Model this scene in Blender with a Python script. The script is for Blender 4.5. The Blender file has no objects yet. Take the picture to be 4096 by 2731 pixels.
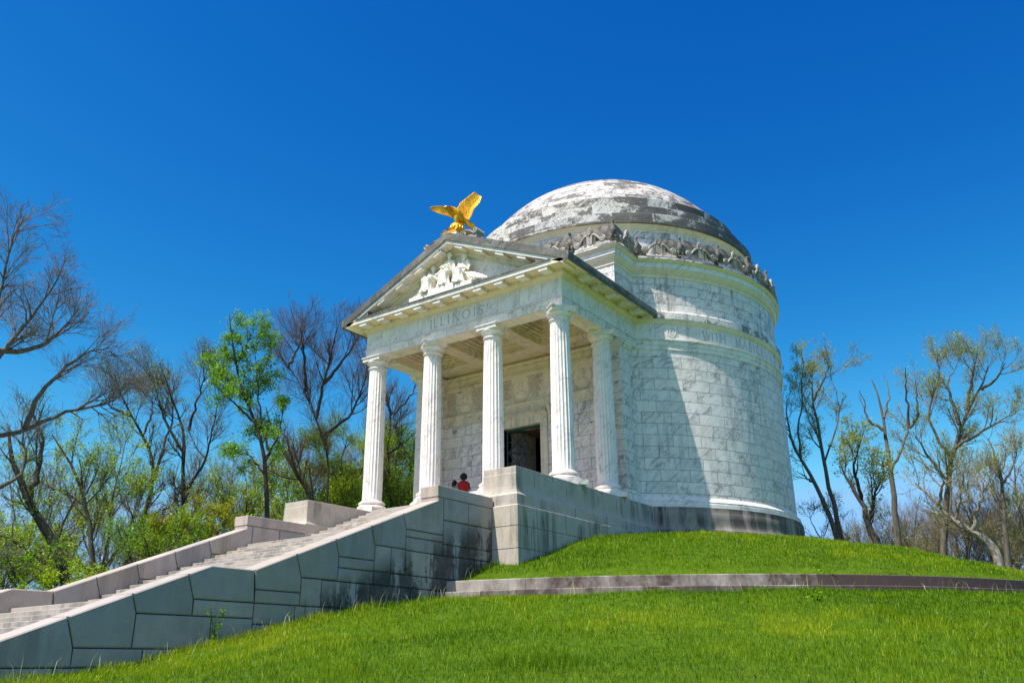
import bpy, bmesh, math, random
import numpy as np
from mathutils import Vector, Matrix, noise
PI = math.pi
R_ = math.radians
SKY_STR, EXPO = .095, .56
SKY_SUN_FILL = (4.6, 2.5, 1.85)
SKY_CH = ((25.0, 3.8, .25), (2.40, 1.80, .54), (1.20, .98, 1.05))   # gain, power, cap
random.seed(7); RNG = np.random.default_rng(11)
SC = bpy.context.scene
COL = SC.collection
D, RD = 11.566, 7.93            # drum axis (0, D) and wall radius
SX = 4.39                       # half distance between outer column axes
# ------------------------------------------------------------------ object helpers
WPOS = {}
def link(o, parent=None, loc=(0, 0, 0)):
    """loc is the world location of the object's origin"""
    COL.objects.link(o)
    loc = Vector(loc); WPOS[o] = loc
    if parent is not None:
        o.parent = parent; o.location = loc - WPOS[parent]
    else:
        o.location = loc
    return o
def tag(o, label=None, cat=None, group=None, kind=None):
    if label: o['label'] = label
    if cat: o['category'] = cat
    if group: o['group'] = group
    if kind: o['kind'] = kind
    return o
def empty(name, loc, label=None, cat=None, group=None):
    o = bpy.data.objects.new(name, None); o.empty_display_size = .3
    link(o, None, loc); return tag(o, label, cat, group)
def dup(o, parent, loc, rotz=0.0, scale=None):
    """copy of one object and its children; loc is local to parent"""
    c = o.copy(); COL.objects.link(c); c.parent = parent
    c.location = loc; c.rotation_euler = (0, 0, rotz)
    if scale: c.scale = scale
    for ch in list(o.children):
        g = ch.copy(); COL.objects.link(g); g.parent = c
    return c

class MB:
    """collects simple solids into one mesh"""
    def __init__(s): s.v = []; s.f = []; s.sm = []
    def add(s, vs, fs, smooth=False):
        b = len(s.v); s.v.extend([tuple(v) for v in vs])
        for f in fs: s.f.append(tuple(i + b for i in f)); s.sm.append(smooth)
        return s
    def box(s, x0, x1, y0, y1, z0, z1):
        return s.add([(x0,y0,z0),(x1,y0,z0),(x1,y1,z0),(x0,y1,z0),(x0,y0,z1),(x1,y0,z1),(x1,y1,z1),(x0,y1,z1)],
                     [(0,3,2,1),(4,5,6,7),(0,1,5,4),(1,2,6,5),(2,3,7,6),(3,0,4,7)])
    def prism(s, poly, axis, a, b, smooth=False):
        """poly: 2D points, extruded along axis 0/1/2 from a to b"""
        n = len(poly)
        def P(p, t):
            return (t, p[0], p[1]) if axis == 0 else (p[0], t, p[1]) if axis == 1 else (p[0], p[1], t)
        vs = [P(p, a) for p in poly] + [P(p, b) for p in poly]
        fs = [tuple(range(n)), tuple(range(2*n-1, n-1, -1))] + [(i, i+n, (i+1) % n + n, (i+1) % n) for i in range(n)]
        return s.add(vs, fs, smooth)
    def tube(s, pts, rad, sides=8, caps=True, smooth=True, flat=None):
        pts = [Vector(p) for p in pts]; n = len(pts)
        if not hasattr(rad, '__len__'): rad = [rad]*n
        up = Vector((0.13, 0.21, 1)).normalized(); vs = []; prev = None
        for i, p in enumerate(pts):
            t = (pts[min(i+1, n-1)] - pts[max(i-1, 0)]).normalized()
            if prev is None:
                a = t.cross(up)
                if a.length < .05: a = t.cross(Vector((1, 0, 0)))
                a.normalize()
            else:
                a = (prev - t*prev.dot(t))
                if a.length < 1e-4: a = t.cross(up)
                a.normalize()
            prev = a; b = t.cross(a)
            for k in range(sides):
                th = 2*PI*k/sides
                vs.append(p + (a*math.cos(th) + b*math.sin(th))*rad[i])
        fs = [(i*sides+k, i*sides+(k+1) % sides, (i+1)*sides+(k+1) % sides, (i+1)*sides+k) for i in range(n-1) for k in range(sides)]
        s.add(vs, fs, smooth)
        if caps:
            b0 = len(s.v)-len(vs)
            s.f.append(tuple(b0+k for k in range(sides-1, -1, -1))); s.sm.append(False)
            s.f.append(tuple(b0+(n-1)*sides+k for k in range(sides))); s.sm.append(False)
        return s
    def ell(s, c, r, nu=12, nv=8, rot=None, fn=None):
        M = rot if rot is not None else Matrix.Identity(3)
        c = Vector(c); vs = []; fs = []
        for j in range(nv+1):
            ph = PI*j/nv
            for i in range(nu):
                th = 2*PI*i/nu
                q = Vector((math.sin(ph)*math.cos(th)*r[0], math.sin(ph)*math.sin(th)*r[1], math.cos(ph)*r[2]))
                if fn: q = fn(q)
                vs.append(c + M @ q)
        for j in range(nv):
            for i in range(nu):
                fs.append((j*nu+i, (j+1)*nu+i, (j+1)*nu+(i+1) % nu, j*nu+(i+1) % nu))
        return s.add(vs, fs, True)
    def lathe(s, prof, c=(0, 0), n=48, a0=0.0, a1=2*PI, rfn=None, smooth=True, closed=False):
        """prof: (radius, z) from bottom to top, outward facing. angle measured from -Y towards +X"""
        full = abs(a1-a0-2*PI) < 1e-6; m = n if full else n+1
        vs = []
        for (r, z) in prof:
            for i in range(m):
                th = a0 + (a1-a0)*i/n
                rr = rfn(r, z, th) if rfn else r
                vs.append((c[0]+rr*math.sin(th), c[1]-rr*math.cos(th), z))
        fs = []
        k = len(prof)
        for j in range(k-1 if not closed else k):
            j2 = (j+1) % k
            for i in range(n):
                i2 = (i+1) % m
                fs.append((j*m+i, j*m+i2, j2*m+i2, j2*m+i))
        s.add(vs, fs, smooth)
        if closed and not full:
            b = len(s.v)-len(vs)
            s.f.append(tuple(b+j*m for j in range(k))); s.sm.append(False)
            s.f.append(tuple(b+j*m+n for j in range(k-1, -1, -1))); s.sm.append(False)
        return s
    def sweep(s, path, prof, closed_prof=False):
        """path: plan polyline, material on the left, profile (offset to the right, z) bottom to top; mitred"""
        n = len(path); P = [Vector((p[0], p[1])) for p in path]; rows = []
        for i in range(n):
            d0 = (P[i]-P[i-1]).normalized() if i > 0 else None
            d1 = (P[i+1]-P[i]).normalized() if i < n-1 else None
            if d0 is None: d0 = d1
            if d1 is None: d1 = d0
            n0 = Vector((d0.y, -d0.x)); n1 = Vector((d1.y, -d1.x))
            m = (n0+n1); m /= max(m.dot(n0), .2)
            rows.append([(P[i].x+m.x*o, P[i].y+m.y*o, z) for o, z in prof])
        k = len(prof); vs = [v for r in rows for v in r]; fs = []
        for i in range(n-1):
            for j in range(k-1 if not closed_prof else k):
                j2 = (j+1) % k
                fs.append((i*k+j, (i+1)*k+j, (i+1)*k+j2, i*k+j2))
        if closed_prof:
            fs.append(tuple(range(k-1, -1, -1))); fs.append(tuple((n-1)*k+j for j in range(k)))
        return s.add(vs, fs, False)
    def xform(s, M, start=0):
        for i in range(start, len(s.v)): s.v[i] = tuple(M @ Vector(s.v[i]))
        return s
    def build(s, name, mat, parent=None, uv='box', origin=(0, 0, 0), r0=None, sharp=35, bevel=0, subsurf=0, label=None, recalc=True):
        me = bpy.data.meshes.new(name)
        o3 = Vector(origin)
        me.from_pydata([tuple(Vector(v)-o3) for v in s.v], [], s.f); me.update()
        if recalc:
            bm = bmesh.new(); bm.from_mesh(me)
            bmesh.ops.remove_doubles(bm, verts=bm.verts, dist=1e-5)
            bmesh.ops.recalc_face_normals(bm, faces=bm.faces)
            bm.to_mesh(me); bm.free()
        else:
            me.polygons.foreach_set('use_smooth', s.sm)
        if any(s.sm):
            me.polygons.foreach_set('use_smooth', [True]*len(me.polygons))
            try: me.set_sharp_from_angle(angle=R_(sharp))
            except Exception: pass
        ul = me.uv_layers.new(name='UVMap')
        if len(me.loops):
            co = np.empty(len(me.vertices)*3, np.float32); me.vertices.foreach_get('co', co); co = co.reshape(-1, 3) + np.array(o3, dtype=np.float32)
            li = np.empty(len(me.loops), np.int32); me.loops.foreach_get('vertex_index', li)
            pn = np.empty(len(me.polygons)*3, np.float32); me.polygons.foreach_get('normal', pn); pn = pn.reshape(-1, 3)
            lt = np.empty(len(me.polygons), np.int32); me.polygons.foreach_get('loop_total', lt)
            pid = np.repeat(np.arange(len(me.polygons)), lt)
            P = co[li]; N = pn[pid]
            if uv == 'box':
                ax = np.argmax(np.abs(N), axis=1)
                u = np.where(ax == 0, P[:, 1], P[:, 0]); v = np.where(ax == 2, P[:, 1], P[:, 2])
                u = u + np.where(ax == 0, 13.37, 0)
            else:   # cylindrical about the drum axis, or own axis
                cx, cy = (0, D) if uv == 'drum' else (o3.x, o3.y)
                th = np.arctan2(P[:, 0]-cx, -(P[:, 1]-cy))
                # seam fix per face
                cen = np.zeros(len(me.polygons)); first = np.concatenate([[0], np.cumsum(lt)[:-1]])
                th0 = th[first][pid]; th = np.where(th-th0 > PI, th-2*PI, np.where(th-th0 < -PI, th+2*PI, th))
                rr = r0 if r0 else RD
                u = th*rr
                v = P[:, 2] if uv != 'dome' else P[:, 2]
            ul.data.foreach_set('uv', np.stack([u, v], 1).astype(np.float32).ravel())
        if mat: me.materials.append(mat)
        o = bpy.data.objects.new(name, me); link(o, parent, origin)
        if bevel:
            b = o.modifiers.new('bevel', 'BEVEL'); b.width = bevel; b.segments = 2; b.limit_method = 'ANGLE'; b.angle_limit = R_(30); b.harden_normals = False
        if subsurf:
            b = o.modifiers.new('sub', 'SUBSURF'); b.levels = subsurf; b.render_levels = subsurf
        if label: o['label'] = label
        return o

# ------------------------------------------------------------------ material helpers
class NT:
    def __init__(s, name):
        s.m = bpy.data.materials.new(name); s.m.use_nodes = True
        s.t = s.m.node_tree; s.n = s.t.nodes; s.l = s.t.links
        for n in list(s.n): s.n.remove(n)
        s.out = s.n.new('ShaderNodeOutputMaterial'); s.tc = None
    def node(s, kind, **kw):
        n = s.n.new(kind)
        for k, v in kw.items(): setattr(n, k, v)
        return n
    def set(s, sock, v):
        if isinstance(v, bpy.types.NodeSocket): s.l.new(v, sock)
        elif v is not None:
            if hasattr(sock.default_value, '__len__') and not hasattr(v, '__len__'): v = (v, v, v)
            if hasattr(sock.default_value, '__len__') and len(sock.default_value) == 4 and len(v) == 3: v = (*v, 1)
            sock.default_value = v
    def coord(s, what='Object'):
        if s.tc is None: s.tc = s.node('ShaderNodeTexCoord')
        return s.tc.outputs[what]
    def pos(s): return s.node('ShaderNodeNewGeometry').outputs['Position']
    def map(s, v, loc=(0, 0, 0), rot=(0, 0, 0), sc=(1, 1, 1)):
        n = s.node('ShaderNodeMapping'); s.set(n.inputs[0], v); n.inputs[1].default_value = loc
        n.inputs[2].default_value = rot; n.inputs[3].default_value = sc; return n.outputs[0]
    def noise(s, v, scale=1, detail=4, rough=.55, dist=0, lac=2, out='Fac'):
        n = s.node('ShaderNodeTexNoise'); s.set(n.inputs['Vector'], v); n.inputs['Scale'].default_value = scale
        n.inputs['Detail'].default_value = detail; n.inputs['Roughness'].default_value = rough
        n.inputs['Distortion'].default_value = dist; n.inputs['Lacunarity'].default_value = lac
        return n.outputs[0 if out == 'Fac' else 1]
    def ramp(s, f, stops, interp='LINEAR'):
        n = s.node('ShaderNodeValToRGB'); s.set(n.inputs[0], f); cr = n.color_ramp; cr.interpolation = interp
        while len(cr.elements) < len(stops): cr.elements.new(.5)
        for e, (p, c) in zip(cr.elements, stops):
            e.position = p
            e.color = (c, c, c, 1) if not hasattr(c, '__len__') else (*c, 1)
        return n.outputs[0]
    def mix(s, f, a, b, mode='MIX', clamp=False):
        n = s.node('ShaderNodeMix', data_type='RGBA', blend_type=mode); s.set(n.inputs[0], f)
        s.set(n.inputs[6], a); s.set(n.inputs[7], b); n.clamp_result = clamp; return n.outputs[2]
    def math(s, op, a, b=None, c=None, clamp=False):
        n = s.node('ShaderNodeMath', operation=op, use_clamp=clamp); s.set(n.inputs[0], a)
        if b is not None: s.set(n.inputs[1], b)
        if c is not None: s.set(n.inputs[2], c)
        return n.outputs[0]
    def vmath(s, op, a, b=None):
        n = s.node('ShaderNodeVectorMath', operation=op); s.set(n.inputs[0], a)
        if b is not None: s.set(n.inputs[1], b)
        return n.outputs[0]
    def sep(s, v):
        n = s.node('ShaderNodeSeparateXYZ'); s.set(n.inputs[0], v); return n.outputs
    def comb(s, x, y, z):
        n = s.node('ShaderNodeCombineXYZ'); s.set(n.inputs[0], x); s.set(n.inputs[1], y); s.set(n.inputs[2], z); return n.outputs[0]
    def bump(s, h, strength=.3, dist=.02, normal=None):
        n = s.node('ShaderNodeBump'); n.inputs['Strength'].default_value = strength; n.inputs['Distance'].default_value = dist
        s.set(n.inputs['Height'], h)
        if normal is not None: s.set(n.inputs['Normal'], normal)
        return n.outputs[0]
    def bsdf(s, color, rough=.6, metal=0, normal=None, spec=.5):
        n = s.node('ShaderNodeBsdfPrincipled'); s.set(n.inputs['Base Color'], color); s.set(n.inputs['Roughness'], rough)
        s.set(n.inputs['Metallic'], metal); n.inputs['Specular IOR Level'].default_value = spec
        if normal is not None: s.set(n.inputs['Normal'], normal)
        s.l.new(n.outputs[0], s.out.inputs[0]); return n

def marble(name, brick=None, base=(.925, .84, .76), vein=.55, veinsc=.75, stain=.35, algae=0.0, dirt=0.0, side=0.0, grime=None, vcol=(.215, .20, .195), joint=.35, blockvar=.10, rough=.42, ori=None):
    """white veined marble; brick=(width,height,voffset,uoffset) in metres of UV space"""
    t = NT(name); pos = t.pos()
    rnd = None; mort = None
    if brick:
        b = t.node('ShaderNodeTexBrick')
        uv = t.map(t.coord('UV'), loc=(brick[3], -brick[2], 0))
        wob = t.vmath('SCALE', t.vmath('SUBTRACT', t.noise(pos, 6, 2, out='Color'), (.5, .5, .5))); wob.node.inputs['Scale'].default_value = .012
        t.set(b.inputs['Vector'], t.vmath('ADD', uv, wob)); b.inputs['Scale'].default_value = 1
        b.inputs['Brick Width'].default_value = brick[0]; b.inputs['Row Height'].default_value = brick[1]
        b.inputs['Mortar Size'].default_value = .0085; b.inputs['Mortar Smooth'].default_value = .3; b.inputs['Bias'].default_value = 0
        b.offset = .5; b.squash = 1
        b.inputs['Color1'].default_value = (0, 0, 0, 1); b.inputs['Color2'].default_value = (1, 1, 1, 1); b.inputs['Mortar'].default_value = (.5, .5, .5, 1)
        rnd = b.outputs['Color']; mort = b.outputs['Fac']
    v = pos
    if rnd is not None:
        off = t.vmath('SCALE', rnd); off.node.inputs['Scale'].default_value = 43.0
        v = t.vmath('ADD', pos, off)
    dv = (.60, .42, .68)      # long diagonal veins: noise stretched along one direction
    dp = t.node('ShaderNodeVectorMath', operation='DOT_PRODUCT'); t.set(dp.inputs[0], v); dp.inputs[1].default_value = dv
    al_ = t.node('ShaderNodeVectorMath', operation='SCALE'); al_.inputs[0].default_value = dv; t.set(al_.inputs['Scale'], t.math('MULTIPLY', dp.outputs['Value'], -.72))
    sv = t.vmath('ADD', v, al_.outputs[0])
    wv = t.noise(sv, veinsc*2.0, 7, .60, .9)
    vf = t.ramp(wv, [(.38, 0), (.462, .22), (.488, 1), (.506, .22), (.59, .0), (.635, .0), (.655, .7), (.68, .05)])
    cloud = t.ramp(t.noise(v, .9*veinsc, 4, .6, .8), [(.42, 0), (.68, 1)])
    fine = t.noise(sv, veinsc*7, 5, .6, .6)
    vf2 = t.math('MULTIPLY', t.ramp(fine, [(.44, 0), (.5, 1), (.56, 0)]), .45)
    vtot = t.math('MULTIPLY', t.math('ADD', t.math('MULTIPLY', vf, t.math('ADD', t.math('MULTIPLY', cloud, .9), .30)), t.math('MULTIPLY', vf2, t.math('ADD', cloud, .25))), vein*1.15, clamp=True)
    col = t.mix(t.math('MULTIPLY', cloud, .26*vein), base, (.60, .565, .53))
    col = t.mix(vtot, col, vcol)
    if rnd is not None:
        col = t.mix(t.ramp(rnd, [(0, blockvar*2.4), (.5, blockvar*.4), (1, 0)]), col, (.52, .52, .53))
        col = t.mix(t.ramp(t.math('FRACT', t.math('MULTIPLY', rnd, 7.31)), [(.7, 0), (1, blockvar*2.2)]), col, (.78, .70, .56))
    # warm lime stains
    warm = t.ramp(t.noise(pos, .55, 5, .65), [(.48, 0), (.72, 1)])
    col = t.mix(t.math('MULTIPLY', warm, .28*stain+algae*.5), col, (.76, .63, .40) if algae else (.76, .62, .44))
    if algae:
        al = t.ramp(t.noise(pos, 2.1, 6, .7), [(.35, .15), (.62, 1)])
        col = t.mix(t.math('MULTIPLY', al, algae), col, (.62, .49, .25))
    # black rain streaks: noise stretched along the vertical
    xyz = t.sep(pos)
    sp = t.map(pos, sc=(3.2, 3.2, .28))
    st = t.ramp(t.noise(sp, 1.0, 6, .62), [(.52, 0), (.68, 1)])
    st2 = t.ramp(t.noise(pos, .42, 3, .5), [(.42, 0), (.58, 1)])
    nz = t.math('ABSOLUTE', t.sep(t.node('ShaderNodeNewGeometry').outputs['Normal'])[2]); vert = t.math('SUBTRACT', 1.0, nz)
    col = t.mix(t.math('MULTIPLY', t.math('MULTIPLY', t.math('MULTIPLY', st, st2), vert), stain*.9, clamp=True), col, (.09, .085, .08))
    if dirt:
        vv = v
        bl = t.noise(t.map(vv, rot=(.4, .5, .2), sc=(1, 1, 1.6)), .9, 9, .72, .5)
        if rnd is not None: bl = t.math('MULTIPLY_ADD', t.math('SUBTRACT', t.math('FRACT', t.math('MULTIPLY', rnd, 3.7)), .5), .15, bl)
        if side: bl = t.math('ADD', bl, t.math('MULTIPLY', t.sep(pos)[0], side))    # dirt cover grows towards +x, the east flank
        lo = .64 - dirt*.12
        msk = t.ramp(t.math('MULTIPLY_ADD', t.math('SUBTRACT', t.noise(pos, 5, 8, .75), .5), .35, bl), [(lo+.01, 0), (lo+.05, .85), (lo+.25, 1)])
        sp2 = t.ramp(t.noise(pos, 14, 6, .8), [(.5, 0), (.62, .8)])
        msk = t.math('MAXIMUM', msk, t.math('MULTIPLY', sp2, t.ramp(t.noise(pos, .8, 3), [(.4, 0), (.6, dirt)])))
        col = t.mix(t.math('MULTIPLY', msk, min(1, dirt*1.15)), col, (.075, .068, .062))
    if grime:   # (z0, z1, strength): weathering band of its own along an exposed edge
        g = t.math('MULTIPLY', t.ramp(t.math('DIVIDE', t.math('SUBTRACT', xyz[2], grime[0]), grime[1]-grime[0], clamp=True), [(0, 0), (1, 1)]), grime[2])
        g = t.math('MULTIPLY', g, t.ramp(t.noise(t.map(pos, sc=(1, 1, .35)), 3, 6, .7), [(.38, 0), (.6, 1)]))
        col = t.mix(g, col, (.07, .068, .065))
    h = t.math('MULTIPLY', t.noise(pos, 9, 5, .6), .25)
    if mort is not None:
        col = t.mix(t.math('MULTIPLY', mort, joint*2.6, clamp=True), col, (.07, .065, .055))
        h = t.math('SUBTRACT', h, mort)
    t.bsdf(col, t.ramp(wv, [(0, rough+.1), (1, rough)]), 0, t.bump(h, .35, .012), .4)
    return t.m

def granite(name, base=(.56, .49, .41), dark=.6, warm=.3, var=.12, algae=.0, zone=None, thr=0.0):
    t = NT(name); pos = t.pos()
    at = t.node('ShaderNodeAttribute', attribute_name='stone').outputs['Fac']
    sp = t.noise(pos, 60, 3, .75)
    col = t.mix(t.ramp(sp, [(.35, 0), (.65, 1)]), tuple(c*.72 for c in base), tuple(min(1, c*1.22) for c in base))
    col = t.mix(t.math('MULTIPLY', at, var*2), col, (.25, .26, .26))
    col = t.mix(t.math('MULTIPLY', t.ramp(t.noise(pos, .6, 5, .62), [(.45, 0), (.7, 1)]), warm), col, (.50, .37, .20))
    sv = t.map(pos, sc=(2.4, 2.4, .22))
    st = t.ramp(t.noise(sv, 1.0, 7, .66), [(.46-thr*.5, 0), (.60-thr*.5, 1)])
    st2 = t.ramp(t.noise(pos, .37, 3, .5), [(.45-thr, 0), (.56-thr, 1)])
    m = t.math('MULTIPLY', t.math('MULTIPLY', st, st2), dark, clamp=True)
    xyz = t.sep(pos)
    nz = t.math('ABSOLUTE', t.sep(t.node('ShaderNodeNewGeometry').outputs['Normal'])[2]); m = t.math('MULTIPLY', m, t.math('SUBTRACT', 1.0, nz))
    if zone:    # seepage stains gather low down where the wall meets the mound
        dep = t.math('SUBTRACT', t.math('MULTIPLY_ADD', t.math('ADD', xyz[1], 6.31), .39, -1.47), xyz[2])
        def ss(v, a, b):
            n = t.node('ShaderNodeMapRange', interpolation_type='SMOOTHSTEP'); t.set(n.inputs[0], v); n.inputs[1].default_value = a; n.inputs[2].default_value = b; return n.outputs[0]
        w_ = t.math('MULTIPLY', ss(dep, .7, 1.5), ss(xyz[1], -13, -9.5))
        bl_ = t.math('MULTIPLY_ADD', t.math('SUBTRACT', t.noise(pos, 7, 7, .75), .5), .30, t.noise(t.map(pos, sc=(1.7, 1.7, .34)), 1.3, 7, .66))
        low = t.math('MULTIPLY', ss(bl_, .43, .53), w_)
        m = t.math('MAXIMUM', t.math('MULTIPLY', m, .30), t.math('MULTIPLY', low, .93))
    col = t.mix(m, col, (.022, .021, .018))
    mott = t.ramp(t.noise(pos, 2.7, 8, .78), [(.40, 0), (.66, 1)])
    col = t.mix(t.math('MULTIPLY', mott, .42), col, tuple(c*.55 for c in base))
    if algae:
        col = t.mix(t.math('MULTIPLY', t.ramp(t.noise(pos, 1.3, 5, .6), [(.4, 0), (.62, 1)]), algae), col, (.16, .19, .13))
    h = t.math('ADD', t.math('MULTIPLY', sp, .4), t.noise(pos, 7, 5, .6))
    t.bsdf(col, .75, 0, t.bump(h, .35, .008), .25)
    return t.m
def plain(name, col, rough=.6, metal=0, nsc=8, amp=.25, bump=.2, bd=.01, col2=None, spec=.4):
    t = NT(name); pos = t.pos()
    n = t.noise(pos, nsc, 5, .65)
    c = t.mix(t.ramp(n, [(.3, 0), (.7, 1)]), tuple(x*(1-amp) for x in col), col2 or tuple(min(1, x*(1+amp*.5)) for x in col))
    t.bsdf(c, rough, metal, t.bump(n, bump, bd), spec)
    return t.m
M = {}
def kerb():
    t = NT('iron stained granite kerb'); pos = t.pos()
    at = t.node('ShaderNodeAttribute', attribute_name='stone').outputs['Fac']
    s = t.math('MULTIPLY_ADD', t.noise(pos, 6, 7, .75), .35, t.math('MULTIPLY', t.noise(t.map(pos, sc=(1.6, 1.6, .55)), 1, 6, .65), .66)); big = t.noise(pos, .16, 2, .5)
    f = t.math('ADD', t.math('ADD', t.math('MULTIPLY', s, 1.2), t.math('MULTIPLY', at, .14)), t.math('MULTIPLY', big, .8)); f = t.math('ADD', f, t.math('MULTIPLY', t.math('MULTIPLY_ADD', t.sep(pos)[0], .09, -.8, clamp=True), .30))
    c = t.mix(t.ramp(f, [(.62, 0), (1, 1)]), (.40, .375, .35), (.075, .048, .046))
    f2 = t.ramp(f, [(0, 0), (1, 1)])
    n = t.node('ShaderNodeMapRange'); t.set(n.inputs[0], f); n.inputs[1].default_value = .90; n.inputs[2].default_value = 1.16
    c = t.mix(n.outputs[0], (.42, .37, .315), (.088, .055, .044))
    c = t.mix(t.ramp(t.noise(pos, 60, 3, .7), [(.35, 0), (.65, .25)]), c, (.2, .18, .17))
    t.bsdf(c, .8, 0, t.bump(s, .3, .01), .2); return t.m
CH = .4533
M['drum'] = marble('drum marble blocks', (1.18, CH, .36, .2), stain=.45, vein=.8, blockvar=.13)
M['upper'] = marble('upper drum marble blocks', (1.30, .42, 7.71, .5), stain=.8, vein=.9, blockvar=.15)
M['porch'] = marble('porch wall marble blocks', (1.05, CH, .36, .5), base=(.90, .80, .71), stain=.2, vein=.85, blockvar=.14)
M['trim'] = marble('carved marble trim', None, stain=.40, vein=.55)
M['frieze'] = marble('frieze marble', (.976, .75, 6.48, .488), stain=.45, vein=.5, joint=.25, blockvar=.08)
M['cream'] = marble('sheltered cream marble', None, base=(.90, .77, .60), stain=.3, vein=.4, algae=.10)
M['ochre'] = marble('ceiling marble with ochre staining', None, base=(.80, .68, .50), stain=.5, vein=.7, algae=.14)
M['olive'] = marble('cornice marble with green algae', None, base=(.92, .77, .58), stain=.4, vein=.3, algae=.20)
M['column'] = marble('column marble', None, stain=.12, vein=.42, veinsc=1.2)
M['belt'] = marble('weathered belt course', (1.9, .5, 7.3, .4), stain=1, vein=.7, dirt=.75, side=.015, blockvar=.08)
M['dome'] = marble('weathered dome blocks', (1.75, .52, .04, .3), base=(.56, .515, .46), vcol=(.10, .09, .08), stain=.6, vein=1.7, dirt=.9, side=.012, blockvar=.18, joint=.35, rough=.6)
M['domelow'] = marble('blackened dome step blocks', (1.9, .52, 12.24, .3), base=(.78, .715, .63), vcol=(.12, .11, .10), stain=.9, vein=1.3, dirt=1.08, side=.022, blockvar=.2, joint=.3, rough=.6)
M['crust'] = marble('blackened gutter marble', None, base=(.13, .125, .10), stain=1, vein=.9, dirt=1.0, algae=.12, rough=.7)
M['crustlight'] = marble('grey weathered sima marble', None, base=(.105, .10, .088), vcol=(.03, .03, .028), stain=1, vein=1.0, dirt=.7, rough=.6)
M['crest'] = marble('weathered carved cresting', None, base=(.15, .13, .105), vcol=(.05, .045, .04), stain=1, vein=.6, dirt=.9, rough=.7)
M['crestl'] = marble('lighter carved scrolls', None, base=(.34, .305, .255), stain=.8, vein=.5, dirt=.6, rough=.6)
M['relief'] = marble('relief figure marble', None, base=(.90, .83, .70), stain=.1, vein=.06)
M['granite'] = granite('grey granite')
M['gwall'] = granite('grey granite stair wall', base=(.53, .43, .37), dark=1.0, warm=.35, algae=.10, var=.34, zone=True)
M['gbase'] = granite('stained granite base', base=(.54, .465, .385), dark=.72, warm=.2, var=.2, thr=.0)
M['gdrum'] = granite('blackened granite base', base=(.36, .315, .265), dark=.9, warm=.12, var=.25, thr=.12)
M['gstep'] = granite('granite steps', base=(.50, .43, .36), dark=.5, thr=.04, var=.28, warm=.25)
M['gring'] = kerb()
M['joint'] = plain('dark joint', (.05, .048, .042), .9)
M['ink'] = plain('brown inscription paint', (.20, .10, .06), .7)
M['cut'] = plain('lettering with painted cut shade', (.47, .45, .43), .8)  # raised grey strokes; their colour stands in for shade inside carved letters
M['bronze'] = plain('dark bronze', (.035, .05, .045), .45, .6, nsc=6, spec=.5)
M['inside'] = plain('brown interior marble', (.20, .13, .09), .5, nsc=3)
def gold():
    t = NT('gilded bronze'); pos = t.pos()
    n = t.noise(pos, 9, 6, .7)
    c = t.mix(t.ramp(n, [(.35, 0), (.7, 1)]), (.70, .28, .008), (1.0, .52, .02))
    r = t.ramp(t.noise(pos, 3, 3), [(.3, .28), (.7, .5)])
    fe = t.noise(t.map(pos, rot=(.5, .3, .6), sc=(30, 30, 5)), 1, 3, .5)
    t.bsdf(c, r, .55, t.bump(t.math('ADD', n, fe), .6, .02), .5)
    return t.m
M['gold'] = gold()
def leafmat(name, c1, c2, c3, transl=.45):
    t = NT(name)
    a = t.node('ShaderNodeAttribute', attribute_name='rnd').outputs['Fac']
    col = t.ramp(a, [(0, c1), (.5, c2), (1, c3)])
    d = t.node('ShaderNodeBsdfDiffuse'); t.set(d.inputs[0], col)
    tr = t.node('ShaderNodeBsdfTranslucent'); t.set(tr.inputs[0], t.mix(1, col, (1.0, 1.0, .5), 'MULTIPLY'))
    g = t.node('ShaderNodeBsdfGlossy'); g.inputs['Roughness'].default_value = .38; g.inputs[0].default_value = (.9, .95, .85, 1)
    m1 = t.node('ShaderNodeMixShader'); m1.inputs[0].default_value = transl; t.l.new(d.outputs[0], m1.inputs[1]); t.l.new(tr.outputs[0], m1.inputs[2])
    m2 = t.node('ShaderNodeMixShader'); m2.inputs[0].default_value = .012; t.l.new(m1.outputs[0], m2.inputs[1]); t.l.new(g.outputs[0], m2.inputs[2])
    t.l.new(m2.outputs[0], t.out.inputs[0]); return t.m
M['blade'] = leafmat('grass blades', (.035, .095, .001), (.150, .280, .003), (.34, .40, .012), .38)
M['straw'] = leafmat('seed heads', (.30, .26, .12), (.42, .38, .18), (.5, .5, .25), .3)
M['leaf_fresh'] = leafmat('fresh green leaves', (.065, .18, .005), (.15, .345, .010), (.30, .50, .03))
M['leaf_lime'] = leafmat('lime green leaves', (.14, .25, .005), (.29, .44, .010), (.48, .58, .03))
M['leaf_yellow'] = leafmat('yellow catkins', (.16, .19, .010), (.28, .31, .015), (.44, .44, .04))
M['leaf_olive'] = leafmat('small olive leaves', (.14, .19, .02), (.25, .32, .04), (.38, .44, .08))
def bark(name, a, b):
    t = NT(name); pos = t.pos()
    n = t.noise(t.map(pos, sc=(1, 1, .25)), 9, 6, .7)
    t.bsdf(t.mix(t.ramp(n, [(.3, 0), (.7, 1)]), a, b), .85, 0, t.bump(n, .8, .03), .2); return t.m
M['bark_dark'] = bark('dark bark', (.022, .018, .015), (.085, .07, .055))
M['bark_mid'] = bark('grey brown bark', (.06, .048, .035), (.19, .16, .12))
M['bark_pale'] = bark('pale tan bark', (.12, .10, .075), (.38, .33, .26))
M['twig_brown'] = bark('brown twigs', (.07, .045, .035), (.19, .13, .10))
M['twig_grey'] = bark('grey twigs', (.10, .085, .08), (.27, .24, .22))
M['twig_tan'] = bark('tan twigs', (.16, .12, .08), (.36, .29, .20))
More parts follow.
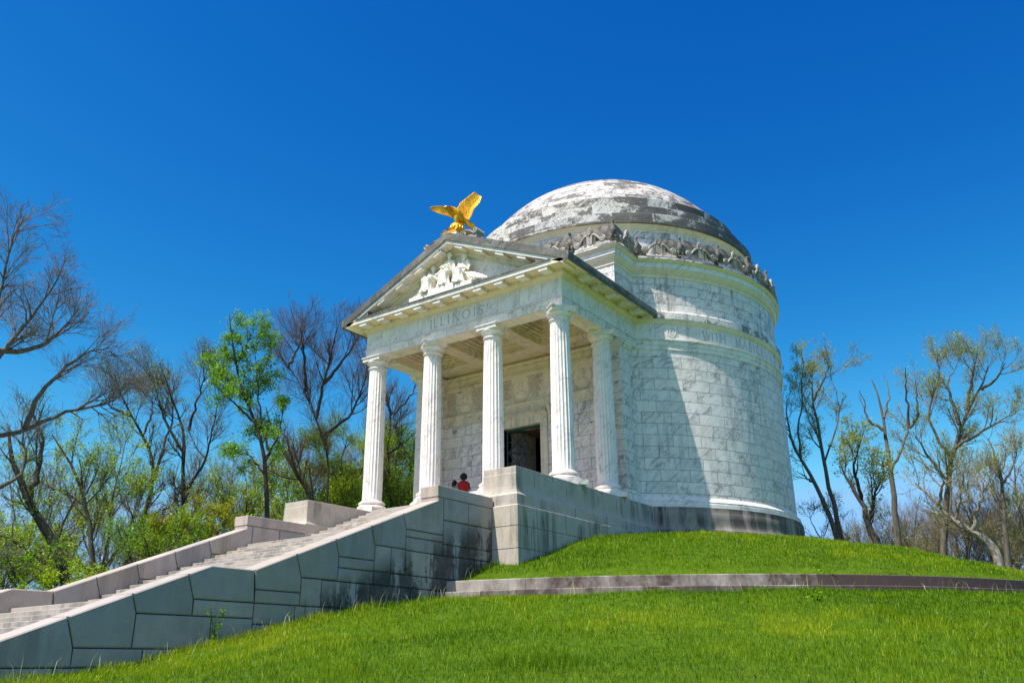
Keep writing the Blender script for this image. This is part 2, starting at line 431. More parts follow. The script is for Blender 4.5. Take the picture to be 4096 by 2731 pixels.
def groundmat():
    t = NT('turf soil'); pos = t.pos()
    n = t.noise(pos, 3.1, 6, .65); n2 = t.noise(pos, 45, 4, .7)
    c = t.mix(t.ramp(n, [(.35, 0), (.65, 1)]), (.035, .085, .002), (.09, .17, .003))
    c = t.mix(t.ramp(n2, [(.4, 0), (.7, 1)]), c, (.11, .18, .006))
    t.bsdf(c, .9, 0, t.bump(n2, .8, .05), .1); return t.m
M['ground'] = groundmat()
# ================================================================== MEMORIAL BUILDING
T = empty('memorial_temple', (0, D, -.16), 'domed white marble memorial with a columned porch and pediment on the grassy mound', 'memorial')
CX = (0, D)
def cyl(prof, a0, a1, name, mat, n=None, r0=None, closed=False):
    n = n or max(24, int((a1-a0)*64/PI))
    return MB().lathe(prof, CX, n, R_(0)+a0, a1, closed=closed).build(name, mat, T, uv='drum', r0=r0)
A0 = math.asin(4.55/RD)     # porch side walls meet the drum here
# drum wall: arcs outside the porch
cyl([(RD, .20), (RD, 6.14)], A0-.03, 2*PI-A0+.03, 'drum_wall', M['drum'], 180)
cyl([(RD, 7.6), (RD, 9.32)], .3, 2*PI-.3, 'upper_wall', M['upper'], 180)
# belt entablature round the drum
R0 = RD
belt = [(R0, 6.12), (R0+.035, 6.12), (R0+.035, 6.30), (R0+.06, 6.305), (R0+.06, 6.50), (R0+.11, 6.51), (R0+.11, 6.57), (R0+.03, 6.60)]
cyl(belt, A0-.03, 2*PI-A0+.03, 'architrave', M['trim'], 180)
cyl([(R0+.035, 6.58), (R0+.035, 7.24)], A0-.03, 2*PI-A0+.03, 'frieze', M['frieze'], 180)
cyl([(R0+.035, 7.20), (R0+.07, 7.215), (R0+.08, 7.25), (R0+.12, 7.31), (R0+.15, 7.38), (R0+.15, 7.405)], A0-.05, 2*PI-A0+.05, 'belt_moulding', M['olive'], 180)
cyl([(R0+.15, 7.40), (R0+.165, 7.41), (R0+.165, 7.69), (R0+.12, 7.74), (R0-.05, 7.76)], A0-.05, 2*PI-A0+.05, 'belt_course', M['belt'], 180)
# crowning cornice: drum and attic block share one profile (offset, z)
cornA = [(.0, 9.28), (.035, 9.285), (.035, 9.42), (.06, 9.43), (.06, 9.455), (.075, 9.46), (.10, 9.50), (.16, 9.58), (.175, 9.64), (.175, 9.665)]
cornB = [(.175, 9.66), (.20, 9.665), (.20, 9.885), (.22, 9.89)]
cornC = [(.22, 9.885), (.25, 9.90), (.29, 9.94), (.325, 9.99), (.335, 10.0)]
cornD = [(.335, 9.995), (.345, 10.0), (.345, 10.065), (.30, 10.09), (-.2, 10.13)]
AC0 = math.asin(4.76/RD)
for nm, pr, mt in (('cornice_bed', cornA, 'olive'), ('corona', cornB, 'trim'), ('cornice_cyma', cornC, 'olive'), ('gutter_edge', cornD, 'belt')):
    m = MB().lathe([(R0+o, z) for o, z in pr], CX, 180, AC0-.05, 2*PI-AC0+.05)
    m.build(nm, M[mt], T, uv='drum')
# attic block over the porch
AX, AY = 4.76, 3.63
apath = [(-AX, 6.4), (-AX, AY), (AX, AY), (AX, 6.4)]
MB().sweep(apath, [(0, 7.0), (0, 9.29)]).build('attic_wall', M['upper'], T)
for nm, pr, mt in (('cornice_bed', cornA, 'olive'), ('corona', cornB, 'trim'), ('cornice_cyma', cornC, 'olive')):
    MB().sweep(apath, pr).build(nm, M[mt], T)
MB().sweep(apath, cornD[:4]+[(-.25, 10.13)]).build('gutter_edge', M['belt'], T)
# roof of attic block and terrace behind the cresting
MB().box(-AX-.1, AX+.1, AY-.1, 8, 10.06, 10.12).build('attic_roof', M['belt'], T)
cyl([(R0-.1, 10.12), (6.9, 10.14)], 0, 2*PI, 'terrace', M['belt'], 96)
# cresting plinth
pl = [(.02, 10.09), (.16, 10.09), (.16, 10.20), (.02, 10.20)]
MB().sweep(apath, pl+[pl[0]]).build('cresting_plinth', M['crestl'], T)
MB().lathe([(R0+o, z) for o, z in pl+[pl[0]]], CX, 160, AC0-.02, 2*PI-AC0+.02).build('cresting_plinth', M['crestl'], T, uv='drum')
# upper tambour and stepped dome
cyl([(7.10, 10.1), (7.10, 11.90)], 0, 2*PI, 'dome_tambour', M['upper'], 160)
cyl([(7.10, 11.87), (7.13, 11.88), (7.13, 11.97), (7.16, 11.98), (7.17, 12.02), (7.22, 12.10), (7.25, 12.15)], 0, 2*PI, 'tambour_moulding', M['olive'], 160)
ZS_, Rs, DZ0 = 10.05, 7.40, 13.80
DR0 = math.sqrt(Rs**2-(DZ0-ZS_)**2)
steps_ = [(7.34, 12.15, 12.63), (6.98, 12.63, 13.19), (6.64, 13.19, 13.80)]
for i, (r, z0, z1) in enumerate(steps_):
    rn = steps_[i+1][0] if i < 2 else DR0
    cyl([(r-.14, z0), (r, z0+.005), (r, z1-.02), (r-.015, z1), (rn-.02, z1+.03)], 0, 2*PI, 'dome_step', M['domelow'], 160)
a_max = math.acos((DZ0-ZS_)/Rs)
prof = [(Rs*math.sin(a_max*t), ZS_+Rs*math.cos(a_max*t)) for t in np.linspace(1, .12, 30)]
dm = MB().lathe(prof, CX, 128)
dome = dm.build('dome', M['dome'], T, uv='drum', r0=6.0, recalc=False)
ul = dome.data.uv_layers[0].data
for lp in dome.data.loops:      # arc length as v, so the courses follow the curve
    v = dome.data.vertices[lp.vertex_index].co
    a = math.asin(min(1, math.hypot(v.x, v.y-D)/Rs)); ul[lp.index].uv[1] = (a_max-a)*Rs
cyl([(1.6, 17.25), (1.72, 17.40), (1.78, 17.44), (1.78, 17.60), (1.70, 17.63), (.9, 17.68), (.01, 17.70)], 0, 2*PI, 'dome_cap', M['domelow'], 96)
# marble base moulding and granite base of the drum
cyl([(R0+.165, -.17), (R0+.165, -.03), (R0+.14, -.015), (R0+.135, .02), (R0+.15, .06), (R0+.10, .11), (R0+.055, .15), (R0+.02, .20), (R0, .24), (R0, .28)], A0-.05, 2*PI-A0+.05, 'base_moulding', M['trim'], 180)
gprof = [(.215, -4.2), (.215, -1.35), (.14, -1.325), (.14, -1.02), (.135, -1.01), (.09, -.95), (.065, -.86), (.05, -.76), (.045, -.60), (.045, -.385), (.04, -.375), (.038, -.37), (.038, -.175), (-.3, -.16)]
GB = R0+.185
cyl([(GB+o, z) for o, z in gprof], A0-.05, 2*PI-A0+.05, 'granite_base', M['gdrum'], 200)
# ------------------------------------------------------------- porch base with the two flanking pedestals
PX, PI_, PY = 4.997, 3.88, -3.657
for sgn in (1, -1):
    path = [(PI_, -.30), (PI_, PY), (PX, PY), (PX, 7.0)]
    g2 = [(o, z) for o, z in gprof]
    # cut into stones: vertical joints along the straight runs
    m = MB(); m.sweep(path, [(o, z) for o, z in g2])
    if sgn < 0: m.xform(Matrix.Scale(-1, 4, (1, 0, 0)))
    o = m.build('porch_base', M['gbase'], T, bevel=.012)
    if sgn > 0:
        j = MB()   # thin dark mortar lines: a few mm proud of the face
        for y in (-1.72, .08, 1.35, 2.9, 4.2): j.box(PX-.02, PX+.042, y-.006, y+.006, -.37, -.17)
        for y in (-2.75, -.95, 1.05, 2.3, 3.55, 4.7): j.box(PX+.02, PX+.049, y-.006, y+.006, -.80, -.375)
        for y in (-2.55, -.6, 1.4, 3.1, 4.4): j.box(PX+.10, PX+.144, y-.006, y+.006, -1.325, -1.02)
        for y in (-2.9, -1.3, .75, 2.6): j.box(PX+.15, PX+.219, y-.006, y+.006, -1.93, -1.35)
        for y in (-3.2, -1.9, -.2, 1.5): j.box(PX+.15, PX+.219, y-.006, y+.006, -2.57, -1.95)
        for z in (-1.93, -2.565): j.box(PX+.15, PX+.219, PY-.217, 6, z-.006, z+.006)
        for z in (-1.93, -2.565): j.box(PI_+.25, PX+.215, PY-.219, PY-.15, z-.006, z+.006)
        j.build('mortar_joint', M['joint'], T)
# porch floor and top step mass
MB().box(-4.98, 4.98, -.62, 5.8, -1.6, -.165).build('porch_floor', M['gstep'], T)
MB().box(-PI_-.2, PI_+.2, -3.6, -.4, -6, -1.6)
# ------------------------------------------------------------- columns
def column_parts(loc, half=False):
    n = 160
    prof = []
    z0, z1 = .335, 5.66
    for i in range(15):
        t = i/14.; r = .385*(1-t)+.338*t + .010*math.sin(PI*t)
        prof.append((r, z0+(z1-z0)*t))
    prof = [(.425, z0-.03), (.41, z0)] + prof
    def rf(r, z, th):
        k = 0 if (z < z0+.08 or z > z1-.03) else 1
        return r - k*.030*abs(math.sin(th*10))**.8
    s = MB().lathe([(r, z) for r, z in prof], (0, 0), n, rfn=rf)
    sh = s.build('column', M['column'], None, sharp=60, uv='own', r0=.4)
    b = MB()
    hw = .602
    b.box(-hw, hw, -hw, hw, -.165, 0)
    b.lathe([(.50, 0), (.545, .012), (.562, .05), (.555, .09), (.525, .115), (.49, .12), (.485, .14), (.455, .165), (.46, .185), (.495, .19), (.515, .215), (.512, .25), (.485, .275), (.44, .28), (.43, .31)], (0, 0), 64)
    bs = b.build('column_base', M['trim'], sh, uv='own', r0=.4)
    c = MB()
    c.lathe([(.335, 5.64), (.345, 5.655), (.375, 5.665), (.385, 5.69), (.375, 5.715), (.345, 5.725), (.338, 5.75), (.345, 5.80), (.375, 5.815), (.375, 5.83), (.39, 5.84)], (0, 0), 64)
    def ef(r, z, th): return r + (.012*abs(math.sin(th*12)) if 5.85 < z < 5.97 else 0)
    c.lathe([(.385, 5.835), (.405, 5.86), (.425, 5.89), (.445, 5.93), (.452, 5.965), (.445, 5.985), (.43, 6.0)], (0, 0), 192, rfn=ef)
    a = .45
    c.box(-a, a, -a, a, 5.995, 6.085)
    c.prism([(-a, -a), (a, -a), (a, a), (-a, a)], 2, 6.086, 6.09)
    for k in range(3):
        e = a+.012+.016*k; c.box(-e, e, -e, e, 6.085+.026*k, 6.113+.026*k)
    cp = c.build('column_capital', M['trim'], sh, uv='own', r0=.4)
    return sh
proto = column_parts(None)
proto.parent = T
cols = [(-SX, 0), (-1.465, 0), (1.465, 0), (SX, 0), (SX, 2.944), (-SX, 2.944)]
TL = WPOS[T]
proto.location = Vector((cols[0][0], cols[0][1], 0))-TL
for (x, y) in cols[1:]:
    dup(proto, T, Vector((x, y, 0))-TL, rotz=random.choice((0, PI/10*3, PI/10*7)))
# ------------------------------------------------------------- porch walls
YW = 3.95
pw = MB()
dz = 3.45
def wallbox(m, x0, x1, z0, z1, y0=YW, y1=YW+.6): m.box(x0, x1, y0, y1, z0, z1)
wallbox(pw, -4.2, -.93, -.2, 4.02); wallbox(pw, .93, 4.2, -.2, 4.02); wallbox(pw, -.93, .93, dz, 4.02)
pw.build('porch_wall', M['porch'], T)
MB().box(-4.2, 4.2, YW+.03, YW+.6, 4.4, 7.05).build('porch_upper_wall', M['cream'], T)
sc = MB(); sc.prism([(YW+.05, 4.02), (YW-.03, 4.02), (YW-.03, 4.28), (YW-.06, 4.30), (YW-.07, 4.36), (YW-.10, 4.40), (YW-.10, 4.44), (YW+.05, 4.44)], 0, -4.14, 4.14)
sc.build('string_course', M['ochre'], T)
uw = MB(); uw.prism([(YW+.04, 5.68), (YW+.0, 5.68), (YW+.0, 5.72), (YW-.02, 5.73), (YW-.02, 5.76), (YW+.04, 5.76)], 0, -4.14, 4.14)
uw.prism([(YW+.04, 6.0), (YW-.03, 6.0), (YW-.03, 6.08), (YW-.08, 6.12), (YW-.10, 6.17), (YW+.04, 6.17)], 0, -4.14, 4.14)
uw.build('wall_fillet', M['ochre'], T)
# side walls and pilasters
for sgn in (1, -1):
    w = MB(); w.box(min(sgn*4.2, sgn*4.62), max(sgn*4.2, sgn*4.62), 4.3, 6.6, .20, 6.14)
    w.build('porch_side_wall', M['drum'], T)
    b = MB(); b.sweep([(4.62, 4.2), (4.62, 6.5)], [(.16, -.17), (.16, -.03), (.13, -.015), (.15, .06), (.10, .11), (.055, .15), (.0, .21)])
    if sgn < 0: b.xform(Matrix.Scale(-1, 4, (1, 0, 0)))
    b.build('base_moulding', M['trim'], T)
    pil = MB(); pil.box(min(sgn*4.05, sgn*4.74), max(sgn*4.05, sgn*4.74), 3.75, 4.48, .28, 5.72)
    po = pil.build('pilaster', M['porch'], T)
    bb = MB()
    for (e, z0, z1) in ((.20, -.165, 0), (.17, .0, .11), (.10, .11, .17), (.13, .17, .25), (.04, .25, .30)):
        bb.box(min(sgn*(4.05-e), sgn*(4.74+e)), max(sgn*(4.05-e), sgn*(4.74+e)), 3.75-e, 4.48+e*.6, z0, z1)
    bb.build('pilaster_base', M['trim'], po, bevel=.015)
    cc = MB()
    for (e, z0, z1) in ((.02, 5.70, 5.74), (.0, 5.74, 5.84), (.04, 5.84, 5.89), (.075, 5.89, 5.98), (.12, 5.98, 6.08), (.15, 6.08, 6.15)):
        cc.box(min(sgn*(4.05-e), sgn*(4.74+e)), max(sgn*(4.05-e), sgn*(4.74+e)), 3.75-e, 4.48+e, z0, z1)
    cc.build('pilaster_capital', M['trim'], po, bevel=.01)
# door surround and doorway
ds = MB()
for s in (1, -1):
    ds.box(min(s*.93, s*1.24), max(s*.93, s*1.24), YW-.07, YW+.55, -.165, 3.45)
    ds.box(min(s*.93, s*.98), max(s*.93, s*.98), YW-.09, YW-.05, -.165, 3.45)
ds.box(-1.24, 1.24, YW-.07, YW+.02, 3.45, 3.80); ds.box(-1.27, 1.27, YW-.10, YW+.02, 3.80, 3.87)
ds.box(-1.2, 1.2, YW-.13, YW+.02, 3.87, 4.019)
for i in range(30):
    x = -1.14+i*.0786
    ds.ell((x, YW-.135, 3.945), (.026, .03, .058), 8, 6)
door_s = ds.build('door_surround', M['ochre'], T)
for s in (1, -1):
    c = MB(); pts = []
    for k in range(26):
        a = k/25*2*PI*1.25; r = .11*(1-k/40.); pts.append((s*1.37, YW-.10-.0*k+ -.09*math.cos(a)*r/.11, 4.09+.11*math.sin(a)*r/.11))
    c.tube(pts, .03, 6)
    c.prism([(YW, 4.2), (YW-.20, 4.2), (YW-.19, 4.0), (YW-.10, 3.8), (YW-.06, 3.5), (YW-.11, 3.38), (YW, 3.36)], 0, s*1.37-.06, s*1.37+.06)
    c.build('scroll_bracket', M['ochre'], T)
# interior: brown marble room behind the doorway
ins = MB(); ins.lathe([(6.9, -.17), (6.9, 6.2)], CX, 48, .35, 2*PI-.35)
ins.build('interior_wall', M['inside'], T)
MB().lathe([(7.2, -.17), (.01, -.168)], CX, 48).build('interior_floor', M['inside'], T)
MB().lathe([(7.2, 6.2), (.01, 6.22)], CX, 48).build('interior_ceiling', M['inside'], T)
MB().box(-3, -1.0, 4.6, 6.4, -.16, 6.2).build('vestibule_wall', M['porch'], T)
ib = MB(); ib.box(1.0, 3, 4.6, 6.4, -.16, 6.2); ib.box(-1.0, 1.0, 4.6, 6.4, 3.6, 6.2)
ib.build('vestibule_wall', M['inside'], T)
# bronze gate leaf, folded open at the left jamb
g = MB(); gx0, gx1, gy = -.90, -.20, YW+.22
rot = Matrix.Translation((gx0, gy, 0)) @ Matrix.Rotation(R_(28), 4, 'Z')
W_ = .80
for x in (0, W_): g.box(x-.03, x+.03, -.03, .03, -.12, 3.40)
for k in range(5): g.box(0, W_, -.025, .025, -.14+k*.875, -.08+k*.875)
for k in range(4):
    zb, zt_ = -.11+k*.875, -.11+(k+1)*.875
    g.tube([(0, 0, zb), (W_, 0, zt_)], .024, 6); g.tube([(W_, 0, zb), (0, 0, zt_)], .024, 6)
    g.box(W_/2-.02, W_/2+.02, -.02, .02, zb, zt_); g.box(0, W_, -.02, .02, (zb+zt_)/2-.02, (zb+zt_)/2+.02)
g.xform(rot)
g.build('door_grille', M['bronze'], T)
g = MB(); g.box(-.92, .92, YW+.1, YW+.3, 3.38, 3.449); g.build('door_head', plain('verdigris bronze', (.03, .12, .08), .5, .3), T)
# ------------------------------------------------------------- entablature of the porch
epath = [(-SX-.354, 6.3), (-SX-.354, -.354), (SX+.354, -.354), (SX+.354, 6.3)]
MB().sweep(epath, [(-.70, 6.166), (0, 6.166), (0, 6.31), (.018, 6.315), (.018, 6.455), (.055, 6.46), (.055, 6.515), (0, 6.53)]).build('architrave', M['frieze'], T)
ip = [(SX-.354, 4.0), (SX-.354, .354), (-SX+.354, .354), (-SX+.354, 4.0)]
MB().sweep(ip, [(0, 6.166), (0, 6.62), (.06, 6.64), (.06, 6.70), (.14, 6.76), (.14, 6.82)]).build('inner_architrave', M['cream'], T)
MB().sweep(epath, [(0, 6.52), (0, 7.24)]).build('frieze', M['frieze'], T)
MB().sweep(epath, [(0, 7.20), (.03, 7.21), (.03, 7.25), (.05, 7.26), (.11, 7.33), (.13, 7.35), (.13, 7.365), (.16, 7.37), (.16, 7.475)]).build('bed_moulding', M['olive'], T)
OC = .687    # corona projection from the frieze face
MB().sweep(epath, [(.10, 7.475), (OC-.05, 7.475), (OC-.05, 7.455), (OC, 7.455), (OC, 7.60), (OC+.02, 7.61), (OC+.02, 7.63)]).build('corona', M['olive'], T)
MB().sweep(epath[1:3], [(OC+.0, 7.46), (OC+.004, 7.462), (OC+.004, 7.60)]).build('corona_fascia', M['trim'], T)
MB().sweep(epath[1:3], [(OC+.022, 7.605), (OC+.05, 7.615), (OC+.05, 7.665), (0, 7.74), (-.2, 7.76)]).build('corona_fillet', M['crustlight'], T)
# modillions: front and sides
def modillion(parent, cx, front_y, along='x'):
    m = MB(); L = .42
    m.box(-.185, .185, 0, L, 7.335, 7.455); m.box(-.20, .20, -.006, L, 7.43, 7.474); return m
mproto = modillion(T, 0, 0).build('modillion', M['trim'], T)
mp0 = mproto
fy = -.354-OC+.035
first = True
for k in range(-5, 5):
    x = (k+.5)*.976
    loc = Vector((x, fy, 0))-TL
    if first: mp0.location = loc; first = False
    else: dup(mp0, T, loc)
for s in (1, -1):
    for k in range(6):
        y = .55+k*.976
        dup(mp0, T, Vector((s*(SX+.354+OC-.035), y, 0))-TL, rotz=s*PI/2)
# regulae with guttae under the taenia
rg = MB(); rg.box(-.16, .16, -.05, 0, 6.435, 6.465)
for i in range(6): rg.box(-.15+i*.054, -.12+i*.054, -.045, 0, 6.40, 6.44)
rgo = rg.build('gutta_block', M['trim'], T); rgo.location = Vector((.488, -.354, 0))-TL
for k in range(-5, 5):
    if k: dup(rgo, T, Vector(((k+.5)*.976, -.354, 0))-TL)
for s in (1, -1):
    for k in range(6): dup(rgo, T, Vector((s*(SX+.354), .1+k*.976, 0))-TL, rotz=s*PI/2)
# porch ceiling with beams
MB().box(-4.1, 4.1, .3, 4.1, 7.0, 7.1).build('porch_ceiling', M['ochre'], T)
cb = MB()
def beam(m, x0, x1, y0, y1, z0=6.20, dz=0):
    z0 += dz; m.box(x0, x1, y0, y1, z0, 6.72)
    for k, (e, za, zb) in enumerate(((.07, 6.46, 6.56), (.16, 6.56, 6.66), (.24, 6.66, 6.80), (.34, 6.80, 7.0))):
        m.box(x0-e-dz, x1+e+dz, y0-e-dz, y1+e+dz, za+dz, zb+dz*1.5)
for x in (-1.465, 1.465): beam(cb, x-.32, x+.32, .36, 2.9)
beam(cb, -4.03, 4.03, 2.72, 3.20, dz=.006); cb.box(-4.03, 4.03, 3.2, 3.99, 6.28, 6.9)
beam(cb, -4.03, 4.03, .30, .352, 6.45, .011)
for s in (1, -1): beam(cb, min(s*4.0, s*4.035), max(s*4.0, s*4.035), .3, 3.9, 6.45, .016)
cb.build('ceiling_beam', M['ochre'], T)
# ------------------------------------------------------------- pediment and roof
XO = SX+.354+OC+.08     # 5.51 outermost
slope = (10.16-7.72)/XO
def rake(z_ap, x): return z_ap-slope*abs(x)
def gable(m, za, zb, y0, y1, xm):
    for s in (1, -1):
        m.prism([(0, za), (s*xm, rake(za, xm)), (s*xm, rake(zb, xm)), (0, zb)], 1, y0, y1)
YF = -.354-OC           # -1.041
g = MB(); gable(g, 9.86, 10.17, YF-.055, 6.2, XO); g.build('roof', M['crustlight'], T)
for s in (1, -1): MB().prism([(s*(XO-.10), 7.50), (s*(XO+.012), 7.52), (s*(XO+.012), 7.73), (s*(XO-.02), 7.77), (s*(XO-.10), 7.77)], 1, YF-.06, 6.15).build('gutter', M['crust'], T)
g = MB(); gable(g, 9.72, 9.865, YF+.0, -.2, XO-.25); g.build('raking_corona', M['trim'], T)
g = MB(); gable(g, 9.60, 9.73, -.55, -.2, XO-.9); gable(g, 9.46, 9.62, -.47, -.2, XO-1.0); gable(g, 9.42, 9.47, -.42, -.2, XO-1.1)
g.build('raking_bed_moulding', M['cream'], T)
g = MB(); g.prism([(-4.3, 7.6), (4.3, 7.6), (4.3, 7.75), (0, 9.66), (-4.3, 7.75)], 1, -.35, -.15); g.build('tympanum', M['trim'], T)
for s in (1, -1):
    for k in range(5):
        x = .55+k*.976 if s > 0 else .50+k*.976
        if x > 4.3: continue
        m = MB()
        xa, xb = x-.185, x+.185
        m.prism([(s*xa, rake(9.61, xa)), (s*xb, rake(9.61, xb)), (s*xb, rake(9.735, xb)), (s*xa, rake(9.735, xa))], 1, YF+.035, -.5)
        m.build('raking_modillion', M['trim'], T)
for s in (1, -1): MB().prism([(s*4.1, 7.63), (s*5.46, 7.63), (s*5.46, 7.745), (s*4.1, rake(9.725, 4.1))], 1, YF+.02, -.16).build('cornice_corner', M['crustlight'], T)
# acroterion blocks and scrolls on the ridge
ac = MB(); ac.box(-.36, .46, -1.02, -.10, 9.9, 10.11); ac.build('acroterion_block', M['trim'], T, bevel=.02)
def scroll(mb, x0, s, zb, y0, y1):
    pts = []
    for k in range(60):
        t = k/59
        if t < .3: a = t/.3*2*PI*1.1; r = .045+.10*t/.3; pts.append((x0+s*(.17+r*math.cos(PI-a)), 0, zb+.17+r*math.sin(PI-a)*1.0))
        elif t < .7:
            q = (t-.3)/.4; pts.append((x0+s*(.05+q*.62), 0, zb+.30-.20*q*q+.06*math.sin(q*PI)))
        else: a = (t-.7)/.3*2*PI*1.1; r = .11*(1-(t-.7)/.3*.75); pts.append((x0+s*(.72+r*math.cos(-PI/2+a)), 0, zb+.22+r*math.sin(-PI/2+a)))
    for yy in np.linspace(y0, y1, 7): mb.tube([(p[0], yy, p[2]) for p in pts], .035, 5)
    mb.box(min(x0, x0+s*.78), max(x0, x0+s*.78), y0+.02, y1-.02, zb-.25, zb+.10)
for s in (1, -1):
    m = MB(); scroll(m, (.56 if s > 0 else -.46), s, 9.74, -.90, -.45); 
    for q in range(5): m.ell((s*(1.40+.1*q), -.6+.05*q, 9.58-.08*q), (.12, .2, .12), 8, 6)
    m.build('acroterion_scroll', M['crestl'], T)
# ------------------------------------------------------------- lettering
GLY = {
 'I': [((.5, 0), (.5, 1), 1)], 'L': [((.2, 0), (.2, 1), 1), ((.2, 0), (.85, 0), .5)], 'N': [((.12, 0), (.12, 1), .5), ((.12, 1), (.88, 0), 1), ((.88, 0), (.88, 1), .5)],
 'W': [((0, 1), (.27, 0), 1), ((.27, 0), (.5, 1), .5), ((.5, 1), (.76, 0), 1), ((.76, 0), (1, 1), .5)], 'T': [((.5, 0), (.5, 1), 1), ((.05, 1), (.95, 1), .5)],
 'H': [((.12, 0), (.12, 1), 1), ((.88, 0), (.88, 1), 1), ((.12, .5), (.88, .5), .5)], 'M': [((.08, 0), (.16, 1), .5), ((.16, 1), (.5, 0), 1), ((.5, 0), (.84, 1), .5), ((.84, 1), (.92, 0), 1)],
 'A': [((.08, 0), (.5, 1), .5), ((.5, 1), (.92, 0), 1), ((.22, .35), (.78, .35), .5)], 'E': [((.2, 0), (.2, 1), 1), ((.2, 0), (.8, 0), .5), ((.2, .5), (.7, .5), .5), ((.2, 1), (.8, 1), .5)],
 '.': [((.45, .45), (.55, .55), 1)]}
def arc(cx, cz, rx, rz, a0, a1, n=14): return [(cx+rx*math.cos(R_(a0+(a1-a0)*i/n)), cz+rz*math.sin(R_(a0+(a1-a0)*i/n))) for i in range(n+1)]
def glyph(ch):
    if ch == 'O': p = arc(.5, .5, .46, .5, 0, 360, 24); return [(p[i], p[i+1], .55+.45*abs(math.cos(2*PI*i/24))) for i in range(24)]
    if ch == 'C': p = arc(.52, .5, .46, .5, 45, 315, 18); return [(p[i], p[i+1], .9) for i in range(18)]
    if ch == 'S':
        p = arc(.5, .74, .28, .25, 30, 270, 12)+arc(.5, .25, .3, .25, 90, -150, 12); return [(p[i], p[i+1], .9) for i in range(len(p)-1)]
    L = list(GLY[ch])
    if ch != '.':
        for (a, b, w) in list(L):
            for q in (a, b):
                if (q[1] in (0, 1)) and abs(a[1]-b[1]) > .5: L.append(((q[0]-.13, q[1]), (q[0]+.13, q[1]), .4))
    return L
def letter(mb, ch, place, hgt, wid, th=.045, d=.006):
    """place(u, v) gives the surface point and normal"""
    for (a, b, w) in glyph(ch):
        ax, az, bx, bz = (a[0]-.5)*wid, a[1]*hgt, (b[0]-.5)*wid, b[1]*hgt
        L = math.hypot(bx-ax, bz-az) or 1e-3; nx, nz = -(bz-az)/L*th*w/2, (bx-ax)/L*th*w/2
        q = [(ax+nx, az+nz), (bx+nx, bz+nz), (bx-nx, bz-nz), (ax-nx, az-nz)]
        mb.add([place(u, v, 0) for u, v in q]+[place(u, v, d) for u, v in q], [(3, 2, 1, 0), (4, 5, 6, 7), (0, 1, 5, 4), (1, 2, 6, 5), (2, 3, 7, 6), (3, 0, 4, 7)])
lm = MB()
MB().box(-1.71, 1.63, -.364, -.353, 6.56, 7.19).build('name_panel', M['frieze'], T)
xs = [-1.28, -1.02, -.68, -.40, -.02, .47, .87, 1.18]
for ch, x, w in zip('ILLINOIS', xs, (.2, .28, .28, .2, .36, .38, .2, .25)):
    letter(lm, ch, lambda u, v, d, x=x: (x+u, -.3645-d, 6.67+v), .36, w, .05, .004)
lm.build('lettering_text', M['cut'], T)
lm = MB()
def dr(ang, z0):
    def f(u, v, d):
        th = R_(ang)+u/(RD+.035); r = RD+.036+d
        return (r*math.sin(th), D-r*math.cos(th), z0+v)
    return f
for ch, a, w in (('W', 58.8, .36), ('I', 60.9, .2), ('T', 62.5, .26), ('H', 64.9, .30), ('.', 67.8, .2), ('M', 71.3, .36), ('A', 74.4, .33), ('L', 77.2, .26), ('I', 79.2, .2), ('C', 81.4, .32), ('E', 84.2, .26)):
    letter(lm, ch, dr(a, 6.70), .37, w, .045, .003)
lm.build('lettering_text', M['cut'], T)
md = MB()
for (ra, rb) in ((.16, .20), (.07, .10)):
    for k in range(40):
        a0, a1 = 2*PI*k/40, 2*PI*(k+1)/40; f = dr(47.3, 6.88)
        q = [(ra, a0), (rb, a0), (rb, a1), (ra, a1)]
        md.add([f(r*math.cos(a), r*math.sin(a), 0) for r, a in q]+[f(r*math.cos(a), r*math.sin(a), .02) for r, a in q], [(4, 5, 6, 7), (1, 2, 6, 5), (3, 0, 4, 7)])
md.build('rosette', M['trim'], T)
# painted inscriptions on the porch wall, portrait medallions
def text_mesh(lines, x, z, size, lead, align='LEFT'):
    cu = bpy.data.curves.new('inscription', 'FONT'); cu.body = '\n'.join(lines); cu.size = size; cu.space_line = lead/size; cu.align_x = align; cu.extrude = .002
    cu.resolution_u = 2
    ob = bpy.data.objects.new('inscription', cu); COL.objects.link(ob)
    dg = bpy.context.evaluated_depsgraph_get(); me = bpy.data.meshes.new_from_object(ob.evaluated_get(dg)); bpy.data.objects.remove(ob)
    o = bpy.data.objects.new('inscription_text', me); me.materials.clear(); me.materials.append(M['ink']); link(o, T, (x, YW+.026, z)); o.rotation_euler = (PI/2, 0, 0); return o
ins_txt = [
 (["THE MYSTIC CHORDS", "OF MEMORY,", "STRETCHING", "FROM EVERY", "BATTLEFIELD,", "AND PATRIOT", "GRAVE, TO EVERY", "LIVING HEART", "AND HEARTHSTONE", "ALL OVER THIS", "BROAD LAND,"], -3.99, 'LEFT'),
 (["WILL YET SWELL", "THE CHORUS OF", "THE UNION,", "WHEN AGAIN", "TOUCHED,", "AS SURELY AS", "THEY WILL BE", "BY THE BETTER", "ANGELS OF", "OUR NATURE.", "A. Lincoln"], -2.25, 'CENTER'),
 (["WE HAVE BUT", "LITTLE TO DO", "TO PRESERVE", "PEACE,", "HAPPINESS", "AND", "PROSPERITY", "AT HOME AND", "THE RESPECT"], -.80, 'CENTER'),
 (["OF OTHER NATIONS.", "OUR EXPERIENCE", "OUGHT TO", "TEACH US THE", "NECESSITY OF", "THE FIRST;", "OUR POWER", "SECURES THE", "LATTER.", "U.S. Grant"], .66, 'CENTER')]
for L, x, al in ins_txt: text_mesh(L, x, 5.49, .086, .096, al)
